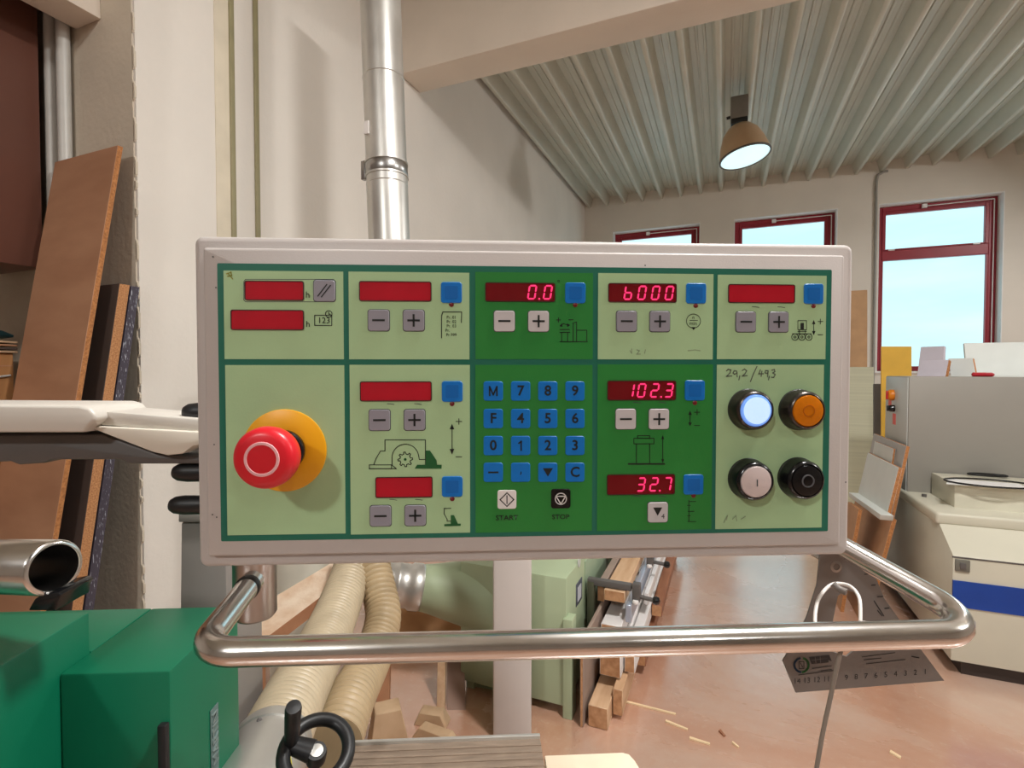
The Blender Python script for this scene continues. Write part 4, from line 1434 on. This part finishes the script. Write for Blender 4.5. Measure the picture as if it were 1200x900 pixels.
for px, py, rad, m_, nm in [(1047, 463, 0.035, mat('knob_orange', (226, 130, 20), 0.4), 'rotary_switch'), (1048, 478.5, 0.022, M_gblack, 'selector_knob')]:
    c = onx(px, py, XM - 0.004)
    rb(MB().lathe([(rad, 0), (rad, 0.02), (rad * 0.8, 0.03), (0, 0.031)], (XM - 0.004, c.y, c.z), (-1, 0, 0), 24), nm, m_, smooth=True)
    rb(MB().box((XM - 0.045, c.y - 0.006, c.z - rad * 0.8), (XM - 0.03, c.y + 0.006, c.z + rad * 0.8)), nm + '_grip', mat('switch_red', (190, 40, 40), 0.4) if nm[0] == 'r' else M_black, bevel=0.003)
for px, py, hh in [(1043, 471, 0.03), (1048, 491, 0.035)]:
    c = onx(px, py, XM - 0.004)
    rb(MB().box((XM - 0.0055, c.y - 0.03, c.z - hh), (XM - 0.0035, c.y + 0.03, c.z + hh)), 'warning_label', mat('label_red', (232, 96, 84), 0.5), label='red warning label')
c = onz(1083, 582, 0.735)
rb(MB().lathe([(0.012, 0), (0.012, 0.014), (0, 0.015)], (c.x, c.y, 0.735), (0, 0, 1), 12), 'stud', M_gunmetal, smooth=True)

# cream box on the table with paper and cable ring on top
bx0 = onz(1088, 590, 0.735)
cbx = thing('cream_box', 'low cream metal box standing on the machine table under a black cable ring', 'box', (XM + 0.11, 3.36, 0.735))
MB().box((0, 0, 0), (1.3, 0.32, 0.125)).build('box', M_crm, cbx, bevel=0.004)
MB().box((0.002, -0.002, 0.0), (1.298, 0.001, 0.116)).build('front_panel', mat('cream_panel', (214, 210, 192), 0.4), cbx)
pr = mat('white_paper', (224, 222, 220), 0.8)
cbc = Vector((XM + 0.11, 3.36, 0.735))
cc = onz(1150, 566, 0.862)
o = MB().prism([(cc.x - 0.18, cc.y - 0.10, 0.861), (cc.x + 0.16, cc.y - 0.12, 0.861), (cc.x + 0.17, cc.y + 0.05, 0.861), (cc.x - 0.12, cc.y + 0.07, 0.861)], (0, 0, 0.002)).build('paper_sheet', pr)
recentre(o)
tag(o, 'white paper sheet lying on the cream box', 'paper')
rg = MB().tube([(cc.x + 0.03 + 0.19 * math.cos(t * math.pi / 24), cc.y - 0.02 + 0.11 * math.sin(t * math.pi / 24), 0.868) for t in range(48)], 0.0045, 8, closed=True).build('cable_ring', M_gblack, smooth=True)
recentre(rg)
tag(rg, 'black cable ring lying on the cream box', 'cable')
cc2 = onz(1157, 558, 0.865)
rg = MB().tube([(cc2.x + 0.085 * math.cos(t * math.pi / 16), cc2.y + 0.03 * math.sin(t * math.pi / 16), 0.872) for t in range(32)], 0.006, 8, closed=True).build('handle_ring', M_gblack, smooth=True)
recentre(rg)
tag(rg, 'small black ring handle on the paper sheet', 'ring')

# boards on and behind the grey hood
M_ylw = mat('yellow_board', (226, 176, 62), 0.6, var=0.06)
M_lil = mat('pale_lilac_board', (196, 190, 200), 0.55, var=0.04)
M_wbd = mat('white_melamine', (222, 226, 222), 0.45, var=0.03)
M_chip = mat('chipboard_edge', (196, 134, 80), 0.85, rgb2=(150, 96, 56), scale=120, detail=5)


def up_board(x0, x1, yt, yb_, y_, th, m, label, lean=0.08, edge=None, cut=0):
    """upright board standing behind the hood at hall depth y_"""
    a, b = ony(x0, yt, y_ + lean), ony(x1, yt + cut, y_ + lean)
    c_, d_ = ony(x0, yb_, y_), ony(x1, yb_, y_)
    c_.z = d_.z = 0.0
    return board('board', [Vector((c_.x, y_ + lean, a.z)), Vector((d_.x, y_ + lean, b.z)), Vector((d_.x, y_, d_.z)), Vector((c_.x, y_, c_.z))], th, m, label, 'board', None, edge)


up_board(1033, 1069, 406, 640, 4.7, 0.02, M_ylw, 'mustard yellow board standing behind the grey hood', 0.1)
hz = 1.418
for (x0, x1, yt, y_, th, m_, lb, ed, lean) in [(1079, 1100, 406.5, 3.98, 0.02, M_lil, 'tall pale lilac board standing on the grey hood', None, 0.05), (1080, 1105, 422, 3.86, 0.03, M_lil, 'pale lilac board with chipboard edge on the hood', M_chip, 0.02),
                                               (1111, 1132, 420, 3.9, 0.02, M_wbd, 'small white board leaning on the grey hood', M_chip, 0.05), (1130, 1200, 402, 3.98, 0.02, M_wbd, 'wide pale grey panel standing on the grey hood', None, 0.05)]:
    a, b = ony(x0, yt, y_ + lean), ony(x1, yt, y_ + lean)
    if x1 == 1200:
        b = Vector((2.6, y_ + lean, a.z))
    zt = a.z
    if x1 < 1140:
        b.y -= 0.09
    board('board', [Vector((a.x, y_ + lean, zt)), Vector((b.x, b.y, zt)), Vector((b.x - (0.02 if x1 < 1110 else 0), b.y - lean, hz)), Vector((a.x - (0.03 if x1 < 1110 else 0), y_, hz))], th, m_, lb, 'board', 'boards on the grey hood', ed)
o = MB().box((0, 0, 0), (1.1, 0.18, 0.008)).build('white_strip', M_wbd)
o.location = (1.35, 3.74, hz)
tag(o, 'flat white strip lying on the grey hood', 'strip')
p = ony(1152, 440, 3.72)
o = MB().tube([(0, 0, 0.012), (0.005, 0, 0.013), (0.09, 0, 0.013), (0.1, 0, 0.012)], [0.006, 0.012, 0.012, 0.006], 12).build('red_handle', mat('red_grip', (170, 24, 40), 0.4), smooth=True)
o.location = (p.x - 0.05, 3.722, hz)
tag(o, 'small red grip lying on the grey hood', 'tool')

# leaning panels left of the machine
M_mdf = mat('mdf_brown', (192, 148, 112), 0.7, var=0.08, scale=8)
M_greyp = mat('grey_panel', (178, 174, 170), 0.5, var=0.05)


def lean_board(name, tl, tr, bl, br, d0, d1, th, m, label, edge=None, grp='boards leaning beside the grey hood'):
    return board(name, [at(*tl, d0), at(*tr, d0 - 0.02), at(*br, d1 - 0.02), at(*bl, d1)], th, m, label, 'board', grp, edge)




def side_board(name, tl, tr, xt, xb, th, m, label, bl=None, br=None, edge=None, grp='boards leaning beside the grey hood'):
    """board whose broad face looks towards the left wall, leaning against the machine's side"""
    a, b = onx(*tl, xt), onx(*tr, xt)
    c_ = onx(*br, xb) if br else Vector((xb, b.y, 0))
    d_ = onx(*bl, xb) if bl else Vector((xb, a.y, 0))
    return board(name, [a, b, c_, d_], th, m, label, 'board', grp, edge)


side_board('leaning_board', (1024, 508), (1062, 523), 0.965, 0.80, 0.018, M_greyp, 'tall grey board with chipboard edge, rearmost of those leaning on the grey hood', edge=M_chip)
side_board('leaning_board', (1004, 580), (1046, 608), 0.87, 0.74, 0.02, M_mdf, 'brown fibreboard below the white ledge strip', edge=M_chip)
side_board('leaning_board', (1025, 517), (1047, 526), 0.94, 0.915, 0.012, M_wbd, 'small white board peeking over the leaning white melamine board', bl=(1016, 572), br=(1038, 588), edge=M_chip)
side_board('leaning_board', (1017, 530), (1053, 548), 0.905, 0.85, 0.018, M_wbd, 'white melamine board leaning with its foot on the ledge strip', bl=(1005, 580), br=(1039, 604), edge=M_chip)
side_board('ledge_strip', (995, 577), (1032, 603), 0.80, 0.80, 0.06, M_wbd, 'white ledge strip along the foot of the white melamine board', bl=(995, 582), br=(1031, 609), grp=None)
side_board('leaning_board', (994, 588), (1006, 597), 0.745, 0.66, 0.02, M_mdf, 'narrow brown fibreboard nearest the control panel', edge=M_chip)
# tall boards against the far wall
p0 = ony(997, 430, 6.2)
rt = ony(1027, 430, 6.2)
board('striped_panel', [Vector((p0.x - 0.4, 6.3, p0.z)), Vector((rt.x, 6.3, p0.z)), Vector((rt.x, 6.15, 0)), Vector((p0.x - 0.4, 6.15, 0))], 0.03, mat('pale_sage_panel', (206, 206, 180), 0.6, var=0.08, scale=3, stretch=(0.2, 1, 14)), 'pale sage striped panel standing right of the control panel', 'panel')
p0, rt = ony(985, 340, 7.2), ony(1019, 340, 7.2)
board('brown_board', [Vector((p0.x - 0.2, 7.3, p0.z)), Vector((rt.x, 7.3, p0.z)), Vector((rt.x, 7.15, 0)), Vector((p0.x - 0.2, 7.15, 0))], 0.03, mat('cardboard_brown', (192, 152, 112), 0.7), 'tall brown board behind the pale sage panel', 'board')
p0, rt = ony(1026, 450, 5.2), ony(1036, 450, 5.2)
board('dark_board', [Vector((p0.x, 5.25, p0.z)), Vector((rt.x + 0.1, 5.25, p0.z)), Vector((rt.x + 0.1, 5.15, 0)), Vector((p0.x, 5.15, 0))], 0.03, M_gunmetal, 'narrow dark board beside the grey hood', 'board')

# ================================================================== WALL FIXTURES AND DUCT
cx = ony(1026, 260, YB).x
o = MB().tube(curve_path([(cx + 0.14, YB - 0.02, 4.44), (cx + 0.06, YB - 0.02, 4.42), (cx, YB - 0.02, 4.30), (cx, YB - 0.02, 3.6), (cx, YB - 0.02, 1.0)], 8), 0.018, 10).build('wall_conduit', mat('conduit_grey', (150, 148, 142), 0.5), smooth=True)
recentre(o)
tag(o, 'grey conduit pipe running down the far wall beside the tall window', 'conduit')
for (px, lb) in [(271, 'olive vertical conduit on the left wall, nearer the rough corner'), (299.5, 'olive vertical conduit on the left wall, nearer the duct')]:
    p = onx(px, 0, XL + 0.01)
    o = MB().box((0, -0.014, 0), (0.014, 0.014, 4.4)).build('wall_conduit', mat('olive_conduit', (146, 138, 104), 0.5), bevel=0.004)
    o.location = (XL, p.y, 0.0)
    tag(o, lb, 'conduit', 'vertical conduits on the left wall')
pa, pb = onx(250, 0, XL), onx(268, 0, XL)
o = MB().box((XL, pa.y, 0), (XL + 0.004, pb.y + 0.02, 4.5)).build('trim_4', mat('yellowed_filler', (218, 207, 186), 0.85, var=0.08, scale=5))
struct(o, 'yellowed vertical filler strip on the left wall', 'trim')

du = thing('dust_duct', 'galvanised dust extraction duct rising along the left wall', 'duct', (0, 0, 0))
dA, dB = at(456, 276, 2.5), at(446, 2, 2.5)
dd = (dB - dA).normalized()
du.location = dA - dd * 0.35
base = dA - dd * 0.35
Rd = 0.099
lt_ = (dB - base).length + 0.4
j1 = (at(452, 200, 2.5) - base).dot(dd)
j2 = (at(448.5, 94, 2.5) - base).dot(dd)
MB().lathe([(Rd, 0), (Rd, j1)], (0, 0, 0), dd, 40, cap=False).build('lower_section', M_galv, du, smooth=True)
MB().lathe([(Rd * 0.985, j1), (Rd * 0.985, j2), (Rd * 0.985, lt_)], (0, 0, 0), dd, 40, cap=False).build('upper_section', M_galv, du, smooth=True)
for hh in (-0.035, 0.03):
    MB().lathe([(Rd, -0.006), (Rd * 1.05, -0.004), (Rd * 1.05, 0.004), (Rd, 0.006)], dd * (j1 + hh), dd, 40, cap=False).build('clamp_bead', M_galv, du, smooth=True)
MB().lathe([(Rd * 1.01, -0.03), (Rd * 1.025, -0.028), (Rd * 1.025, 0.024), (Rd * 1.01, 0.026)], dd * j1, dd, 40, cap=False).build('clamp_band', M_steel, du, smooth=True)
MB().lathe([(Rd * 0.985, -0.003), (Rd * 1.01, 0), (Rd * 0.985, 0.003)], dd * j2, dd, 40, cap=False).build('seam', M_galv, du, smooth=True)
MB().lathe([(Rd, -0.003), (Rd * 1.015, 0), (Rd, 0.003)], dd * (j1 - 0.075), dd, 40, cap=False).build('seam', M_galv, du, smooth=True)
bpos = dd * j1 - RGT * (Rd * 1.08) - FWD * 0.01
MB().box((bpos.x - 0.012, bpos.y - 0.012, bpos.z - 0.05), (bpos.x + 0.012, bpos.y + 0.012, bpos.z + 0.04)).build('clamp_bolt', M_steel, du, bevel=0.003)
sp_ = at(430.5, 150, 2.5 - 0.07) - base
MB().box((sp_.x - 0.012, sp_.y - 0.01, sp_.z - 0.03), (sp_.x + 0.012, sp_.y + 0.02, sp_.z + 0.03)).build('sticker', mat('paper_sticker', (226, 220, 216), 0.6), du)

# ================================================================== HANGING LAMP
la = onz(873, 118, ZR)
lamp = thing('bay_lamp', 'hanging high-bay lamp with brownish dome and glowing lens', 'lamp', (la.x, la.y, ZR))
lc = at(873, 186, 6.5) - lamp.location
LS = 5.65 / 6.4
dome_c = at(873, 184, 5.65)
lax = (Vector((0, 0, -1)) + RGT * 0.13 - FWD * 0.14).normalized()
dc = dome_c - lamp.location
M_dome = mat('dome_brown', (200, 168, 134), 0.4, var=0.08, scale=4)
Rl = 0.262
MB().lathe([(0.07, -0.36), (0.12, -0.345), (0.185, -0.27), (0.232, -0.15), (0.255, -0.05), (Rl, 0.0), (Rl - 0.008, 0.0), (0.245, -0.05), (0.2, -0.17), (0.1, -0.3)], dc, lax, 40, cap=False).build('dome', M_dome, lamp, smooth=True)
MB().lathe([(Rl - 0.006, -0.012), (Rl + 0.006, -0.008), (Rl + 0.006, 0.006), (Rl - 0.01, 0.008)], dc, lax, 40, cap=False).build('rim', M_gunmetal, lamp, smooth=True)
MB().lathe([(Rl - 0.01, -0.002), (0.0, 0.012)], dc, lax, 40).build('lens', emit('lamp_lens', (205, 242, 246), 1.0, (200, 210, 210)), lamp, smooth=True)
neck = dc - lax * 0.36
MB().lathe([(0.05, 0), (0.05, 0.10)], neck, -lax, 20).build('neck', M_gunmetal, lamp, smooth=True)
mb = MB().box((neck.x - 0.09, neck.y - 0.08, neck.z + 0.07), (neck.x + 0.09, neck.y + 0.08, neck.z + 0.31))
mb.build('ballast_box', mat('ballast_grey', (132, 128, 122), 0.5), lamp, bevel=0.01)
MB().box((neck.x - 0.085, neck.y - 0.075, neck.z + 0.02), (neck.x + 0.085, neck.y + 0.075, neck.z + 0.072)).build('socket', M_black, lamp, bevel=0.01)
MB().tube([(neck.x, neck.y, neck.z + 0.30), (neck.x, neck.y, 0.03)], 0.02, 12).build('hanger', M_gunmetal, lamp, smooth=True)
MB().tube([(neck.x - 0.09, neck.y, neck.z + 0.12), (neck.x - 0.13, neck.y, neck.z + 0.115)], 0.016, 10).build('cable_gland', M_black, lamp, smooth=True)

# ================================================================== LEFT: BOARDS, CABINET, PIPES
M_plank = mat('chipboard_face', (186, 140, 108), 0.65, rgb2=(168, 122, 92), scale=3, stretch=(1, 1, 3), detail=6)
M_drk = mat('dark_laminate', (82, 68, 62), 0.5, var=0.1, scale=3)
M_drk2 = mat('dark_violet_laminate', (84, 76, 88), 0.5, var=0.12, scale=5)


def leaning(name, xs_, top_px, bot_px, width, m_face, m_edge, label):
    """board leaning on the return wall: its right-hand edge lies in the plane x = xs_"""
    f0, f1 = onx(top_px[0], top_px[2], xs_), onx(top_px[1], top_px[2], xs_)
    g0, g1 = onx(bot_px[0], bot_px[2], xs_), onx(bot_px[1], bot_px[2], xs_)

    def ext(a_, b_):          # on down to the floor
        t__ = a_.z / (a_.z - b_.z)
        return a_ + (b_ - a_) * t__
    h0, h1 = ext(f0, g0), ext(f1, g1)
    f1.z = f0.z
    wv = Vector((-width, 0, 0))
    mb_ = MB().hexa([f0 + wv, f0, h0, h0 + wv, f1 + wv, f1, h1, h1 + wv])
    o_ = mb_.build(name, m_face, bevel=0.0015, bseg=1)
    recentre(o_)
    o_.data.materials.append(m_edge)
    for f_ in o_.data.polygons:
        if abs(f_.normal.x) > 0.8 or f_.normal.z > 0.8:
            f_.material_index = 1
    return tag(o_, label, 'board', 'boards leaning on the left wall')


leaning('leaning_board', -2.40, (138, 144.5, 170), (60, 67, 640), 0.46, M_plank, M_chip, 'tall brown chipboard plank leaning at the far left')
leaning('leaning_board', -2.37, (140, 152.5, 332), (86, 99, 700), 0.5, M_drk, mat('coarse_chipboard', (206, 152, 104), 0.9, rgb2=(160, 106, 66), scale=160, detail=6), 'dark faced thick chipboard with raw speckled edge')
m_drip = mat('dark_edge_white_drips', (72, 66, 78), 0.5, rgb2=(196, 200, 212), scale=9, stretch=(1, 30, 4), detail=8, lo=0.60, hi=0.66)
leaning('leaning_board', -2.38, (154, 164, 335), (101, 112, 700), 0.4, M_drk2, m_drip, 'dark board smeared with white glue, nearest the wall corner')

# brown cabinet at the upper left
p = ony(51, 315, 1.39)
cab = thing('brown_cabinet', 'large dark brown glossy cabinet hanging at the upper left', 'cabinet', (p.x - 0.3, 1.0, p.z))
M_brn = mat('brown_gloss_laminate', (104, 66, 54), 0.35, var=0.1, scale=2)
MB().box((-0.3, -0.6, 0), (0.282, 0.39, 1.9)).build('body', M_brn, cab, bevel=0.006)
MB().box((0.283, -0.59, 0.0), (0.3, 0.39, 1.9)).build('side_panel', M_brn, cab, bevel=0.006)
# grey pipes beside it
for px, py, lb in [(60, 270, 'grey vertical pipe next to the brown cabinet'), (74, 270, 'grey vertical pipe nearer the rough wall corner')]:
    p = ony(px, py, 1.42)
    o = MB().lathe([(0.027, 0), (0.027, 3.6)], (0, 0, 0), (0, 0, 1), 20).build('wall_pipe', mat('pipe_grey', (196, 194, 188), 0.4), smooth=True)
    o.location = (p.x, 1.435, 0)
    tag(o, lb, 'pipe', 'vertical pipes in the left corner')
# carton and sheets under the cabinet
XC = -2.975
p = onx(20, 414, XC)
ct = thing('cardboard_carton', 'brown cardboard carton on the far left below the thin sheets', 'carton', (XC - 0.3, 1.0, 0.9))
MB().box((-0.3, -0.3, 0), (0.3, 0.28, p.z - 0.9)).build('carton', mat('carton_brown', (176, 122, 74), 0.8, var=0.06), ct, bevel=0.003)
MB().box((0.3, -0.3, p.z - 0.9 - 0.06), (0.301, 0.28, p.z - 0.9 - 0.055)).build('flap_seam', M_timd, ct)
for k_ in range(4):
    o = MB().box((-0.3, -0.32, 0), (0.305, 0.29, 0.008)).build('thin_sheet', (M_wood, M_drk, M_timd, M_wood)[k_], bevel=0.001)
    o.location = (XC - 0.29, 1.0, p.z + 0.001 + 0.017 * k_)
    o.rotation_euler = (math.radians(-0.5 * k_), 0, 0)
    tag(o, ['lowest thin wooden sheet on the carton', 'dark thin sheet between the wooden sheets', 'reddish thin sheet in the pile on the carton', 'topmost thin wooden sheet on the carton'][k_], 'sheet', 'thin sheets on the carton')
cs = MB().box((-0.3, -0.32, 0), (0.3, 0.28, 0.9)).build('storage_shelf', M_drk, bevel=0.004)
cs.location = (XC - 0.3, 1.0, 0)
tag(cs, 'dark storage shelf standing behind the leaning plank', 'shelf')
s0 = onx(4, 441, XC + 0.008)
o = MB().tube([s0 - Vector((0, 0.08, 0.012)), s0 + Vector((0, 0.025, 0.004))], 0.005, 8).build('metal_rod', M_galv, smooth=True)
recentre(o)
tag(o, 'thin bright metal rod in front of the carton', 'rod')
q_ = onx(2, 384, XC)
o = MB().tube([(0, -0.16, 0.022), (0, -0.15, 0.022), (0, 0.02, 0.02), (0, 0.06, 0.016)], [0.012, 0.02, 0.02, 0.006], 12).build('marker_tool', mat('dark_teal_plastic', (16, 46, 50), 0.4), smooth=True)
o.location = (XC - 0.05, q_.y, p.z + 0.064)
tag(o, 'dark teal hand tool lying on the thin sheets', 'tool')
